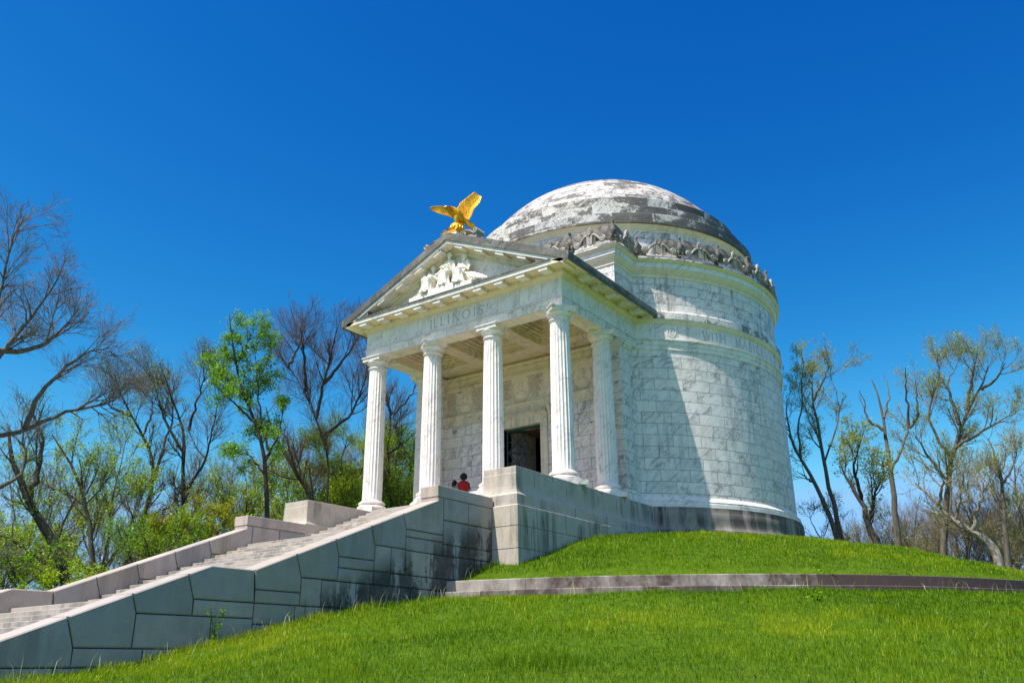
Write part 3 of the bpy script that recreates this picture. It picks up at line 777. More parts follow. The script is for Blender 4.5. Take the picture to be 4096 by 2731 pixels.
for cx in (-3.0, -.07, 2.88):
    m = MB(); y = YW+.02
    m.ell((cx, y, 5.16), (.12, .07, .17), 14, 10); m.ell((cx+.0, y-.02, 5.14), (.03, .08, .06), 8, 6)      # head, nose
    m.ell((cx, y+.01, 4.80), (.30, .07, .20), 14, 10); m.ell((cx, y, 4.98), (.07, .06, .10), 10, 6)
    m.ell((cx, y+.01, 5.28), (.13, .07, .09), 12, 8)
    for s in (1, -1):
        for k in range(16):
            a = -PI/2+s*(.12+k/15*1.9); r = .46
            px, pz = cx+r*math.cos(a)*.95, 5.02+r*math.sin(a)*1.15
            for q in (-1, 1):
                di = a+s*PI/2+q*.5
                Rm = Matrix.Rotation(-di, 3, 'Y')
                m.ell((px+.05*math.cos(di), y, pz+.05*math.sin(di)), (.075, .028, .018), 6, 4, rot=Rm)
    m.build('portrait_relief', M['cream'], T)
# plaques seen through the doorway
q = MB(); q.box(-1.0, -.96, 4.9, 6.2, 1.1, 3.0)
# ================================================================== CRESTING
def wing_mesh(m, s, bend=0.0, x1=.94):
    nu, nv = 26, 14; vs = []; fs = []
    for side in (0, 1):
        for i in range(nu+1):
            u = i/nu
            x = .07+(x1-.07)*u
            top = .60+.28*min(1, u/.14)**.7-.12*max(0, (u-.14)/.86)**1.2
            bot = .14+.20*u**.8
            for j in range(nv+1):
                v = j/nv
                z = top+(bot-top)*v
                feather = .030*abs(math.sin(PI*(v*6.5+u*1.2)))+.022*abs(math.sin(PI*(u*9+v*.7)))*(v > .25)
                y = .02-.09*math.sin(PI*v*.8)*(1-.5*u)-feather*(1 if side == 0 else 0)
                if side == 1: y = y+.07+.02
                if v == 1: z -= .025*abs(math.sin(PI*u*9))
                if v == 0: z += .018*abs(math.sin(PI*u*12))
                X, Y = x, y
                if bend: Y = y+(x-.05)*bend; X = x*(1-.22*bend)
                vs.append((s*X, Y, z))
    k = nv+1; n1 = (nu+1)*k
    for i in range(nu):
        for j in range(nv):
            a, b, c, d = i*k+j, (i+1)*k+j, (i+1)*k+j+1, i*k+j+1
            fs.append((a, b, c, d)); fs.append((n1+a, n1+d, n1+c, n1+b))
    for i in range(nu):
        fs.append((i*k, n1+i*k, n1+(i+1)*k, (i+1)*k)); a = i*k+nv; b = (i+1)*k+nv; fs.append((a, b, n1+b, n1+a))
    for j in range(nv):
        a = nu*k+j; fs.append((a, n1+a, n1+a+1, a+1)); fs.append((j, j+1, n1+j+1, n1+j))
    m.add(vs, fs, True)
def carved_eagle(bend=0.0):
    m = MB()
    Rb = Matrix.Rotation(R_(12), 3, 'X')
    def sc(q): k = 1+.045*math.sin(26*q.z+9)*math.sin(9*math.atan2(q.y, q.x)); return Vector((q.x*k, q.y*k, q.z))
    m.ell((0, -.06, .40), (.125, .125, .24), 20, 16, rot=Rb, fn=sc)
    m.tube([(0, -.09, .50), (0, -.10, .66), (0, -.085, .78), (0, -.09, .86), (0, -.12, .905)], [.105, .075, .058, .06, .05], 12)
    m.ell((0, -.115, .885), (.052, .075, .052), 12, 8)
    m.tube([(0, -.17, .90), (0, -.205, .895), (0, -.225, .865)], [.03, .022, .006], 8)
    for s in (1, -1):
        m.tube([(s*.075, -.08, .30), (s*.085, -.12, .18), (s*.08, -.11, .09)], [.07, .05, .028], 10)
        for k in range(3): m.tube([(s*.08+(k-1)*.035, -.11, .07), (s*.08+(k-1)*.045, -.18, .05), (s*.08+(k-1)*.05, -.20, .0)], [.022, .022, .008], 6)
    m.tube([(0, .02, .3), (0, .06, .05)], [.08, .10], 8)
    body = m.build('carved_eagle', M['crest'], None, sharp=80)
    for s in (1, -1):
        w = MB(); wing_mesh(w, s, bend); w.build('wing', M['crest'], body, sharp=50)
    return body
def shield_scroll():
    m = MB()
    n = 11; pts = [(-.14, .44), (-.13, .10), (-.10, .06), (-.05, .045), (0, .02), (.05, .045), (.10, .06), (.13, .10), (.14, .44), (.05, .42), (0, .43), (-.05, .42)]
    m.prism([(p[0], p[1]+.04) for p in pts], 1, -.16, -.06)
    m.box(-.008, .008, -.168, -.15, .08, .46)
    # anthemion
    m.prism([(-.11, .48), (-.13, .60), (-.11, .74), (0, .90), (.11, .74), (.13, .60), (.11, .48)], 1, -.13, -.02)
    for k in range(7):
        a = PI/2+(k-3)*.36; m.tube([(0, -.14, .50), (.12*math.cos(a), -.15, .54+.26*math.sin(a))], [.014, .026], 6)
    m.ell((0, -.17, .52), (.05, .05, .045), 10, 6)
    sh = m.build('shield', M['crestl'], None, sharp=40)
    for s in (1, -1):
        w = MB(); path = []
        for k in range(12): t = k/11; a = PI*1.5*(1-t)-.6; path.append((s*(.12+.045*math.cos(a)*t), -.13, .50+.045*math.sin(a)*t))
        for k in range(1, 15): t = k/14; path.append((s*(.17+.36*t), -.13, .55-.40*(t**.85)-.05*math.sin(PI*t)*-1))
        for k in range(34):
            t = k/33; a = -PI*.75+t*PI*3.1; r = .135*(1-.78*t); path.append((s*(.60+r*math.cos(a)), -.13-.012*t, .235+r*math.sin(a)))
        w.tube(path, [.028+.024*min(1, k/14) for k in range(len(path))], 7)
        w.ell((s*.60, -.12, .235), (.12, .06, .12), 14, 8)
        for k in range(4):      # acanthus tongues
            z0 = .09+.095*k; w.tube([(s*.15, -.12, z0-.02), (s*(.24+.012*k), -.145, z0), (s*(.30-.03*k), -.13, z0+.06), (s*(.255-.03*k), -.12, z0+.075)], [.018, .024, .018, .008], 6)
            w.tube([(s*.15, -.10, z0-.05), (s*(.40-.05*k), -.11, .08+.07*k)], [.02, .014], 5)
        w.build('scroll', M['crestl'], sh, sharp=60)
    return sh
ce, cce, ss = carved_eagle(), carved_eagle(.85), shield_scroll()
for o in (ce, cce, ss): o.parent = T
def put(o, used, loc, rz):
    loc = Vector(loc)-TL
    if used: return dup(o, T, loc, rz)
    o.location = loc; o.rotation_euler = (0, 0, rz); return o
ZC = 10.19; RC = RD+.12; NB = 21; BA = (2*PI-2*R_(38.1))/NB; ue = uss = uc = False
for k in range(NB+1):
    a = R_(38.1)+k*BA
    if 1 <= k <= NB-1: put(ce, ue, (RC*math.sin(a), D-RC*math.cos(a), ZC), a); ue = True
    if k < NB:
        b = a+BA/2; put(ss, uss, (RC*math.sin(b), D-RC*math.cos(b), ZC), b); uss = True
for x in (-2.91, -.97, .97, 2.91): put(ce, True, (x, AY-.12, ZC), 0)
for x in (-3.85, -1.94, 0, 1.94, 3.85): put(ss, True, (x, AY-.12, ZC), 0)
for s in (1, -1):
    put(cce, uc, (s*(AX+.06), AY-.08, ZC), s*PI/4); uc = True
    put(ce, True, (s*(AX+.10), 5.35, ZC), s*PI/2)
    put(ss, True, (s*(AX+.12), 4.50, ZC), s*PI/2)
# ================================================================== GILDED EAGLE
GE = empty('gilded_eagle_statue', (.05, -.55, 10.20), 'gilded eagle with raised wings perched on a gilded pedestal at the peak of the pediment', 'statue')
UV_ = Vector((.80, .60, 0)); DV = Vector((-.60, .80, 0))      # lateral axis of the spread wings and their depth axis
E0 = Vector((.13, -.55, 0))
def ep(u, z, d=0): return E0+UV_*u+DV*d+Vector((0, 0, z))
b = MB()
b.box(-.33, .43, -1.0, -.12, 10.11, 10.25)
base_prof = [(.33, 10.25), (.34, 10.30), (.27, 10.34), (.27, 10.44), (.30, 10.50), (.29, 10.60), (.25, 10.66), (.20, 10.68), (.01, 10.70)]
b.lathe(base_prof, (.10, -.55), 28)
for k in range(14):
    a = 2*PI*k/14; b.ell((.10+.29*math.cos(a), -.55+.29*math.sin(a), 10.46), (.05, .05, .10), 8, 6)
for s in (-1, 1): b.tube([(.10+s*.30+.07*math.cos(q*.5)*s*(1-q/24), -.93, 10.33+.07*math.sin(q*.5)*(1-q/24)) for q in range(22)], .022, 6)
b.build('pedestal', M['gold'], GE)
m = MB()
def ring_body(mb, spec, n=18):
    vs = []; fs = []
    for (c, ru, rd) in spec:
        for k in range(n):
            a = 2*PI*k/n; w = 1+.035*math.sin(7*a+len(vs)*.13)
            vs.append(c+UV_*(ru*w*math.cos(a))+DV*(rd*w*math.sin(a)))
    for i in range(len(spec)-1):
        for k in range(n): fs.append((i*n+k, i*n+(k+1) % n, (i+1)*n+(k+1) % n, (i+1)*n+k))
    mb.add(vs, fs, True); b0 = len(mb.v)-len(vs)
    mb.f.append(tuple(b0+k for k in range(n-1, -1, -1))); mb.sm.append(True); mb.f.append(tuple(b0+(len(spec)-1)*n+k for k in range(n))); mb.sm.append(True)
ring_body(m, [(ep(.14, 10.80, .05), .10, .10), (ep(.10, 10.90), .17, .15), (ep(.06, 11.02, -.03), .20, .18), (ep(0, 11.16, -.07), .20, .18), (ep(-.08, 11.28, -.10), .16, .15), (ep(-.17, 11.35, -.14), .11, .11), (ep(-.27, 11.385, -.17), .085, .085), (ep(-.36, 11.385, -.19), .075, .07), (ep(-.42, 11.375, -.20), .05, .05)])
m.tube([ep(-.43, 11.385, -.2), ep(-.50, 11.375, -.22), ep(-.535, 11.335, -.23)], [.042, .028, .006], 8)
m.build('body', M['gold'], GE, sharp=80)
m = MB()
for s, u in ((1, -.02), (-1, .20)):
    m.tube([ep(u, 10.98, s*-.08), ep(u-.02, 10.86, s*-.10), ep(u, 10.74, s*-.10), ep(u, 10.66, s*-.10)], [.13, .11, .06, .04], 12)
    for k in range(3): m.tube([ep(u, 10.68, s*-.10), ep(u-.10, 10.70, s*-.10+(k-1)*.05), ep(u-.15, 10.64, s*-.10+(k-1)*.07)], [.03, .025, .008], 6)
m.build('leg', M['gold'], GE, sharp=80)
def gwing(outer, inner, depth0, depth1, nm, ridges):
    """outer: leading edge points, inner: trailing edge points (u, z); feathers run between"""
    m = MB(); nu, nv = 40, 14; vs = []; fs = []
    def at(pl, t):
        x = t*(len(pl)-1); i = min(int(x), len(pl)-2); f = x-i
        # smooth
        p0 = pl[max(i-1, 0)]; p1 = pl[i]; p2 = pl[i+1]; p3 = pl[min(i+2, len(pl)-1)]
        return tuple(.5*((2*p1[q])+(-p0[q]+p2[q])*f+(2*p0[q]-5*p1[q]+4*p2[q]-p3[q])*f*f+(-p0[q]+3*p1[q]-3*p2[q]+p3[q])*f**3) for q in (0, 1))
    for side in (0, 1):
        for i in range(nu+1):
            t = i/nu; o = at(outer, t); n_ = at(inner, t)
            for j in range(nv+1):
                v = j/nv; ex = 1+(.055*abs(math.sin(PI*ridges*t))-.02)*(v**6)
                u = o[0]+(n_[0]-o[0])*v*ex; z = o[1]+(n_[1]-o[1])*v*ex
                d = depth0+(depth1-depth0)*t + .035*math.sin(PI*v)*(.5+.5*t)
                rid = .014*abs(math.sin(PI*ridges*t))*min(1, v*2)+.012*abs(math.sin(PI*6*v))*(v < .6)
                d += (-rid if side == 0 else .03+.03*(1-v))
                vs.append(ep(u, z, d))
    k = nv+1; n1 = (nu+1)*k
    for i in range(nu):
        for j in range(nv):
            a, b2, c, d2 = i*k+j, (i+1)*k+j, (i+1)*k+j+1, i*k+j+1
            fs += [(a, b2, c, d2), (n1+a, n1+d2, n1+c, n1+b2)]
        fs += [(i*k, n1+i*k, n1+(i+1)*k, (i+1)*k), (i*k+nv, (i+1)*k+nv, n1+(i+1)*k+nv, n1+i*k+nv)]
    for j in range(nv):
        a = nu*k+j; fs += [(a, n1+a, n1+a+1, a+1), (j, j+1, n1+j+1, n1+j)]
    m.add(vs, fs, True); m.build(nm, M['gold'], GE, sharp=50)
# near wing raised and swept back, far wing spread low
gwing([(-.08, 11.36), (.02, 11.52), (.10, 11.72), (.24, 11.84), (.42, 12.02), (.62, 12.20), (.70, 12.22)],
      [(.10, 11.22), (.28, 11.02), (.44, 10.95), (.56, 11.20), (.66, 11.48), (.86, 11.74), (.94, 12.02)], .02, .10, 'wing', 15)
gwing([(-.10, 11.32), (-.30, 11.36), (-.50, 11.38), (-.70, 11.37), (-.92, 11.31), (-1.08, 11.22)],
      [(-.06, 10.98), (-.22, 10.96), (-.38, 10.98), (-.58, 11.00), (-.80, 11.03), (-1.02, 11.12)], -.05, -.45, 'wing', 12)
m = MB()
for k in range(7):
    f = (k-3)/3
    m.tube([ep(.16, 10.98, .04), ep(.42, 10.80+f*.09, .10+f*.02), ep(.64+.02*(3-abs(k-3)), 10.66+f*.16, .14+f*.03)], [.07, .055, .02], 8)
m.build('tail', M['gold'], GE, sharp=80)
# ================================================================== PEDIMENT FIGURES (carved relief)
def limb(m, pts, rad, sides=12): m.tube(pts, rad, sides)
def remesh(o, vox, disp=0, dsc=.08):
    r = o.modifiers.new('remesh', 'REMESH'); r.mode = 'VOXEL'; r.voxel_size = vox; r.use_smooth_shade = True
    s = o.modifiers.new('smooth', 'SMOOTH'); s.iterations = 2; s.factor = .4
    if disp:
        tx = bpy.data.textures.new('fold texture', 'CLOUDS'); tx.noise_scale = dsc; tx.noise_depth = 2
        d = o.modifiers.new('folds', 'DISPLACE'); d.texture = tx; d.strength = disp; d.mid_level = .5; d.texture_coords = 'GLOBAL'
def seated(m, x, zb, H, lean, turn, side):
    """seated draped figure: hips at zb, total seated height H"""
    y = -.62
    hd = Vector((x+lean*.9, y+.02, zb+H-.13))
    m.ell(hd, (.088, .10, .125), 14, 12)
    m.ell(hd+Vector((0, .03, .03)), (.11, .105, .12), 14, 10)                      # hair
    for k in range(9): a = PI*k/8; m.ell(hd+Vector((.09*math.cos(a), -.02, .055+.075*math.sin(a))), (.035, .04, .035), 8, 6)
    m.ell(hd+Vector((turn*.02, -.10, -.02)), (.018, .03, .04), 8, 6)
    m.tube([hd+Vector((0, .01, -.08)), Vector((x+lean*.6, y+.02, zb+H-.36))], [.052, .07], 10)
    m.ell((x+lean*.5, y+.02, zb+H-.50), (.23, .13, .20), 16, 12)                  # chest
    m.ell((x+lean*.5, y+.02, zb+H-.40), (.26, .10, .08), 14, 8)
    m.ell((x+lean*.2, y-.0, zb+H-.74), (.20, .15, .24), 14, 10)
    for s in (1, -1):
        sh = Vector((x+lean*.5+s*.23, y+.02, zb+H-.42)); el = sh+Vector((s*.08, -.06, -.28)); ha = Vector((x+s*.14, y-.24, zb+.36))
        m.tube([sh, el, ha], [.065, .055, .035], 10); m.ell(ha, (.045, .05, .03), 8, 6)
    # lap, knees, drapery falling from the knees
    for s in (1, -1):
        hp = Vector((x+s*.10, y, zb+.18)); kn = Vector((x+side*.10+s*.15, y-.30, zb+.26)); ft = Vector((x+side*.10+s*.13, y-.28, zb-.28))
        m.tube([hp, kn], [.14, .11], 12); m.tube([kn, (kn+ft)/2, ft], [.085, .06, .06], 12); m.ell(ft+Vector((0, -.06, 0)), (.05, .09, .04), 8, 6)
    n0 = len(m.v); cx_, cy_ = x+side*.14, y-.22
    m.lathe([(.02, zb+.33), (.13, zb+.32), (.19, zb+.20), (.20, zb+.0), (.225, zb-.20), (.25, zb-.33), (.02, zb-.34)][::-1], (0, 0), 64, rfn=lambda r, z, th: r*(1+(.16 if .05 < r else 0)*min(1, (zb+.34-z)*2.2)*math.sin(8*th+2.5*math.sin(th*2+x*3)+z*3)))
    for q in range(n0, len(m.v)): v_ = m.v[q]; m.v[q] = (cx_+v_[0]*1.18+side*.16*(zb-v_[2]), cy_+v_[1]*.62, v_[2])
    for k in range(6):
        f = k/5; m.tube([(x-.26, y-.06, zb+.30-.05*f), (x, y-.17-.02*f, zb+.42-.13*f+.1), (x+.28, y-.06, zb+.22+.12*f)], .028, 6)
figs = [(-.25, 8.38, 1.14, .05, .3, -.3), (.42, 8.30, .93, .12, -.8, .1), (-1.08, 8.32, .86, .06, -.4, -.5)]
for i, (x, zb, H, ln, tn, sd) in enumerate(figs):
    m = MB(); seated(m, x, zb, H, ln, tn, sd)
    if i == 1:
        for k in range(12): m.ell((.62+.045*(k % 4), -.90+.02*(k % 3), 8.36+.045*(k//4)), (.035, .035, .035), 8, 6)
        m.tube([(.55, -.6, 8.30), (.95, -.62, 8.22), (1.40, -.62, 8.05), (1.68, -.62, 7.93)], [.20, .17, .11, .05], 12)
        for k in range(6): m.tube([(.7+.12*k, -.75, 8.30-.04*k), (.85+.13*k, -.78, 8.18-.05*k), (.92+.13*k, -.74, 8.02-.03*k)], .03, 6)
        m.tube([(.70, -.62, 8.95), (.83, -.64, 8.72), (.84, -.74, 8.46)], [.075, .07, .04], 10)
    if i == 2:
        m.tube([(-1.15, -.6, 8.30), (-1.50, -.62, 8.15), (-1.78, -.64, 8.02)], [.20, .15, .08], 12)
        m.ell((-1.86, -.66, 8.02), (.11, .09, .07), 10, 8); m.ell((-1.32, -.80, 8.12), (.24, .14, .12), 14, 8)
        m.lathe([(.11, 7.95), (.12, 8.2), (.13, 8.42), (.15, 8.45), (.15, 8.5), (.01, 8.52)], (-.80, -.80), 14)
        for k in range(5): m.tube([(-1.42+.05*k, -.62, 8.75-.1*k), (-1.30+.06*k, -.72, 8.60-.1*k), (-1.12+.06*k, -.76, 8.56-.1*k)], .025, 6)
    if i == 0:
        for s in (-1, 1):
            m.prism([(-.25+s*.30, 7.95), (-.25+s*.30+s*.10, 7.95), (-.25+s*.30+s*.10, 8.62), (-.25+s*.30, 8.62)], 1, -.70, -.45)
            m.tube([(-.25+s*.26, -.80, 8.64), (-.25+s*.44, -.80, 8.66), (-.25+s*.46, -.80, 8.60)], .05, 8)
        for k in range(7): m.ell((-.42+.07*k, -.86, 8.86+.03*math.sin(k*2.2)), (.06, .05, .05), 8, 6)
    o = m.build('relief_figure', M['relief'], T); remesh(o, .016, .032, .06)
m = MB(); m.box(-2.0, -1.0, -.90, -.35, 7.66, 7.93); m.box(-1.0, .3, -.96, -.35, 7.66, 8.02); m.box(.3, 1.15, -.93, -.35, 7.66, 7.93); m.build('relief_plinth', M['relief'], T, bevel=.02)
# ================================================================== GRANITE STAIRCASE
ST = empty('granite_staircase', (0, -8, -3), 'broad granite staircase with sloping side walls climbing to the columned porch', 'staircase')
XI, XOUT = 3.651, 4.300
rng = random.Random(3)
def add_stone_attr(o, vals_by_face):
    at = o.data.attributes.new('stone', 'FLOAT', 'FACE'); at.data.foreach_set('value', vals_by_face)
FL = []      # (y_front, z_top) of each step
n = 12
ys, zs = [], []
y, z = -.65, -.165
for k in range(1, 13):
    FL.append((y-.37*(k-1), z-.1515*(k-1), k))
stepsL = []
zt0 = -.165
for k in range(12): stepsL.append((-.65-.37*k, zt0-.1515*k))
stepsL.append((-6.27, -1.985))
for k in range(1, 15): stepsL.append((-6.27-.3835*k, -1.985-.1505*k))
stepsL.append((-13.18, -4.24))
for k in range(1, 20): stepsL.append((-13.18-.385*k, -4.24-.150*k))
for i, (yf, zt) in enumerate(stepsL):
    ybk = stepsL[i-1][0]+.12 if i else -.4
    m = MB(); m.box(-XI-.02, XI+.02, yf, ybk, zt-.24, zt)
    o = m.build('step', M['gstep'], ST, bevel=.012, recalc=True)
    add_stone_attr(o, [rng.random()]*len(o.data.polygons))
# side walls made of big shaped stones
TOP = [(-17.2-3.0, -5.29-1.17), (-13.23, -3.755), (-12.17, -3.755), (-6.31, -1.47)]
def cz(y):   # coping line
    for (a, b) in zip(TOP[:-1], TOP[1:]):
        if a[0] <= y <= b[0]: return a[1]+(b[1]-a[1])*(y-a[0])/(b[0]-a[0])
stones = [
 [(-17.15, cz(-17.15)), (-16.01, cz(-16.01)), (-15.82, -5.35), (-15.81, -5.67), (-17.0, -5.67), (-17.3, -5.67), (-17.3, -5.4)],
 [(-16.01, cz(-16.01)), (-14.86, cz(-14.86)), (-14.73, -4.74), (-14.73, -5.35), (-15.82, -5.35)],
 [(-14.86, cz(-14.86)), (-13.74, cz(-13.74)), (-13.56, -4.43), (-13.55, -4.74), (-14.73, -4.74)],
 [(-13.74, cz(-13.74)), (-13.23, -3.755), (-12.17, -3.755), (-12.10, -4.43), (-13.56, -4.43)],
 [(-12.17, -3.755), (-11.07, cz(-11.07)), (-10.88, -3.83), (-10.88, -4.16), (-12.10, -4.16)],
 [(-11.07, cz(-11.07)), (-9.93, cz(-9.93)), (-9.80, -3.28), (-9.80, -3.83), (-10.88, -3.83)],
 [(-9.93, cz(-9.93)), (-8.79, cz(-8.79)), (-8.63, -2.90), (-8.63, -3.28), (-9.80, -3.28)],
 [(-8.79, cz(-8.79)), (-7.66, cz(-7.66)), (-7.52, -2.39), (-7.52, -2.90), (-8.63, -2.90)],
 [(-7.66, cz(-7.66)), (-6.31, -1.47), (-6.31, -1.38), (-6.06, -1.38), (-6.06, -2.39), (-7.52, -2.39)],
 [(-20.2, cz(-20.2)), (-18.6, cz(-18.6)), (-18.4, -6.4), (-18.4, -7.0), (-20.2, -7.0)],
 [(-18.6, cz(-18.6)), (-17.15, cz(-17.15)), (-17.3, -5.4), (-17.3, -5.67), (-17.3, -6.3), (-18.4, -6.3)]]
def rect(y0, y1, z0, z1): return [(y0, z1), (y1, z1), (y1, z0), (y0, z0)]
lows = [rect(-6.06, -4.97, -1.98, -1.38), rect(-4.97, -3.86, -1.98, -1.38), rect(-6.06, -4.98, -2.62, -1.98), rect(-4.98, -3.86, -2.62, -1.98),
 rect(-6.06, -5.51, -2.92, -2.62), rect(-5.51, -4.95, -2.92, -2.62), rect(-4.95, -3.86, -2.92, -2.62), rect(-7.52, -6.06, -2.58, -2.39), rect(-7.52, -6.06, -2.92, -2.58),
 rect(-8.63, -8.05, -3.52, -2.90), rect(-8.05, -7.52, -3.52, -2.90), rect(-7.52, -6.56, -3.53, -2.92), rect(-6.56, -5.5, -3.53, -2.92), rect(-5.5, -4.6, -3.53, -2.92), rect(-4.6, -3.86, -3.53, -2.92),
 rect(-9.80, -8.63, -3.53, -3.28), rect(-9.80, -8.63, -3.84, -3.53), rect(-8.63, -8.06, -3.84, -3.52), rect(-8.06, -6.89, -3.84, -3.53), rect(-6.89, -5.6, -3.84, -3.53), rect(-5.6, -3.86, -3.84, -3.53),
 rect(-10.88, -10.27, -4.43, -3.83), rect(-10.27, -9.2, -4.43, -3.84), rect(-9.2, -8.72, -4.43, -3.84), rect(-8.72, -7.3, -4.43, -3.84), rect(-7.3, -5.9, -4.43, -3.84), rect(-5.9, -3.9, -4.43, -3.84),
 rect(-12.10, -10.88, -4.43, -4.16), rect(-13.55, -12.10, -4.74, -4.43), rect(-12.10, -11.0, -4.85, -4.43), rect(-11.0, -9.8, -4.85, -4.43), rect(-9.8, -8.4, -4.85, -4.43), rect(-8.4, -7.0, -4.85, -4.43),
 rect(-14.73, -13.10, -5.35, -4.74), rect(-13.10, -12.10, -5.35, -4.74), rect(-12.10, -10.6, -5.35, -4.85), rect(-15.82, -14.5, -5.67, -5.35), rect(-14.5, -13.2, -5.67, -5.35), rect(-13.2, -11.8, -5.67, -5.35),
 rect(-17.3, -16.1, -6.3, -5.67), rect(-16.1, -14.9, -6.3, -5.67), rect(-14.9, -13.4, -6.3, -5.67), rect(-18.4, -17.3, -7.0, -6.3), rect(-17.3, -15.9, -7.0, -6.3), rect(-20.2, -18.4, -7.8, -7.0), rect(-18.4, -16.5, -7.8, -7.0)]
def inset(poly, d):
    n = len(poly); A = sum(poly[i][0]*poly[(i+1) % n][1]-poly[(i+1) % n][0]*poly[i][1] for i in range(n))
    sgn = 1 if A > 0 else -1; out = []
    for i in range(n):
        p0, p1, p2 = Vector(poly[i-1]), Vector(poly[i]), Vector(poly[(i+1) % n])
        a = (p1-p0).normalized(); b = (p2-p1).normalized()
        n1 = Vector((-a.y, a.x))*sgn; n2 = Vector((-b.y, b.x))*sgn; mm = n1+n2
        if mm.length < .3: mm = n1
        mm /= max(mm.dot(n1), .5); out.append(tuple(p1+mm*d))
    return out
for s in (1, -1):
    core = MB(); pl = [(p[0], p[1]-.06) for p in TOP]+[(-6.25, -1.45), (-3.87, -1.45), (-3.87, -5.0), (-9, -6.0), (-14, -7.0), (-20.2, -8.2)]
    core.prism(pl, 0, s*(XI+.03), s*(XOUT-.03))
    wall = core.build('side_wall', M['joint'], ST)
    m = MB(); cnt = []
    for poly in stones+lows:
        q0 = inset(poly, .011); q1 = inset(poly, .034); k = len(poly)
        jit = rng.uniform(0, .004)
        def P3(q, x): return [(s*x, a, b) for a, b in q]
        vs = P3(q0, XI+.02)+P3(q1, XI-.0)+P3(q0, XOUT-.018)+P3(q1, XOUT+jit)
        fs = [tuple(range(k, 2*k)), tuple(range(3*k, 4*k))]
        for i in range(k):
            j = (i+1) % k; fs += [(i, j, k+j, k+i), (2*k+i, 2*k+j, 3*k+j, 3*k+i), (i, j, 2*k+j, 2*k+i)]
        m.add(vs, fs); cnt.append((len(fs), rng.random()))
    o = m.build('facing_stones', M['gwall'], wall, recalc=True)
    add_stone_attr(o, [v for c, v in cnt for _ in range(c)])
    cp = MB(); a, b2 = sorted((s*(XI-.0), s*(XOUT+.0)))
    cp.box(a, b2, -6.315, -3.84, -1.375, -1.066)
    o = cp.build('end_block', M['gwall'], wall, bevel=.015)
# ================================================================== CURVED RETAINING WALL
RW = empty('curved_retaining_wall', (10, -5, -3.9), 'low curved granite kerb wall with two stepped courses, stained reddish brown, around the mound', 'low wall')
aw0 = math.asin(4.31/18.0)
for (ri, ro, z1, z0, nm) in ((17.6, 18.0, -3.575, -3.93, 'kerb_course'), (17.9, 18.42, -3.885, -4.35, 'footing_course')):
    m = MB(); a = math.asin(4.31/ro); vals = []; k = 0
    while a < 2.6:
        L = rng.uniform(1.9, 2.3)/ro; a2 = a+L; m0 = len(m.f)
        g_ = .004/ro; nn = 7
        vs = []; fs = []
        for i in range(nn+1):
            th = a+g_+(L-2*g_)*i/nn
            for (r, z) in ((ri, z0), (ro, z0), (ro, z1-.015), (ro-.015, z1), (ri, z1)): vs.append((r*math.sin(th), D-r*math.cos(th), z))
        for i in range(nn):
            for j in range(5): j2 = (j+1) % 5; fs.append((i*5+j, (i+1)*5+j, (i+1)*5+j2, i*5+j2))
        fs += [tuple(range(5)), tuple(nn*5+j for j in range(4, -1, -1))]
        m.add(vs, fs); vals += [rng.random()]*len(fs); a = a2
    o = m.build(nm, M['gring'], RW)
    add_stone_attr(o, vals)
# ================================================================== GROUND
GP = [(0, -1.2), (8.1, -1.22), (11, -1.62), (13.5, -2.15), (16.05, -2.92), (17.7, -3.60), (17.85, -3.62), (17.95, -4.05), (18.4, -4.05), (19.3, -4.16), (20.95, -4.40), (22.9, -4.80), (24.1, -5.08), (25.5, -5.30), (26.9, -5.63), (28.9, -5.95), (31, -6.32), (36, -7.0), (44, -7.9), (55, -9.5), (70, -12), (90, -14), (140, -16), (2000, -24)]
GX = [a for a, _ in GP]; GZ = [b for _, b in GP]
def gz(x, y):
    r = np.hypot(x, y-D); z = np.interp(r, GX, GZ)
    return z
def gzn(x, y):
    z = gz(x, y); r = np.hypot(x, y-D)
    return z + np.where(r > 18.5, .05, .03)*(np.sin(x*1.3+1)*np.cos(y*1.1)+.6*np.sin(x*.47-y*.61))*np.where(np.abs(r-18) < 1, 0, 1)
g = MB(); rr = list(np.linspace(0, 8, 3))+list(np.linspace(8.1, 17.7, 22))+[17.85, 17.95, 18.4]+list(np.linspace(18.6, 46, 60))+[50, 55, 62, 70, 80, 100, 140, 200, 350, 700, 2000]
na = 260; vs = []; fs = []
for r in rr:
    for i in range(na):
        a = 2*PI*i/na; x, y = r*math.sin(a), D-r*math.cos(a); vs.append((x, y, float(gzn(x, y)) if r < 60 else float(gz(x, y))))
for j in range(len(rr)-1):
    for i in range(na): fs.append((j*na+i, j*na+(i+1) % na, (j+1)*na+(i+1) % na, (j+1)*na+i))
g.add(vs, fs, True); go = g.build('ground', M['ground'], None, recalc=False); tag(go, kind='structure')
# ================================================================== CAMERA
F_, PIT, ROL, YAW = 3473.0177, .35975442, -.01021112, .6158904
CAM = Vector((19.495592, -24.257311, -5.748574))
Fv = Vector((-math.sin(YAW)*math.cos(PIT), math.cos(YAW)*math.cos(PIT), math.sin(PIT)))
Rt = Vector((math.cos(YAW), math.sin(YAW), 0)); Up = Rt.cross(Fv)
R2 = Rt*math.cos(ROL)+Up*math.sin(ROL); U2 = -Rt*math.sin(ROL)+Up*math.cos(ROL)
cd = bpy.data.cameras.new('camera'); cam = bpy.data.objects.new('camera', cd); COL.objects.link(cam)
Mx = Matrix((R2, U2, -Fv)).transposed().to_4x4(); Mx.translation = CAM; cam.matrix_world = Mx
cd.sensor_width = 36; cd.sensor_fit = 'HORIZONTAL'; cd.lens = 36*F_/4096; cd.clip_end = 5000; cd.clip_start = .1
SC.camera = cam
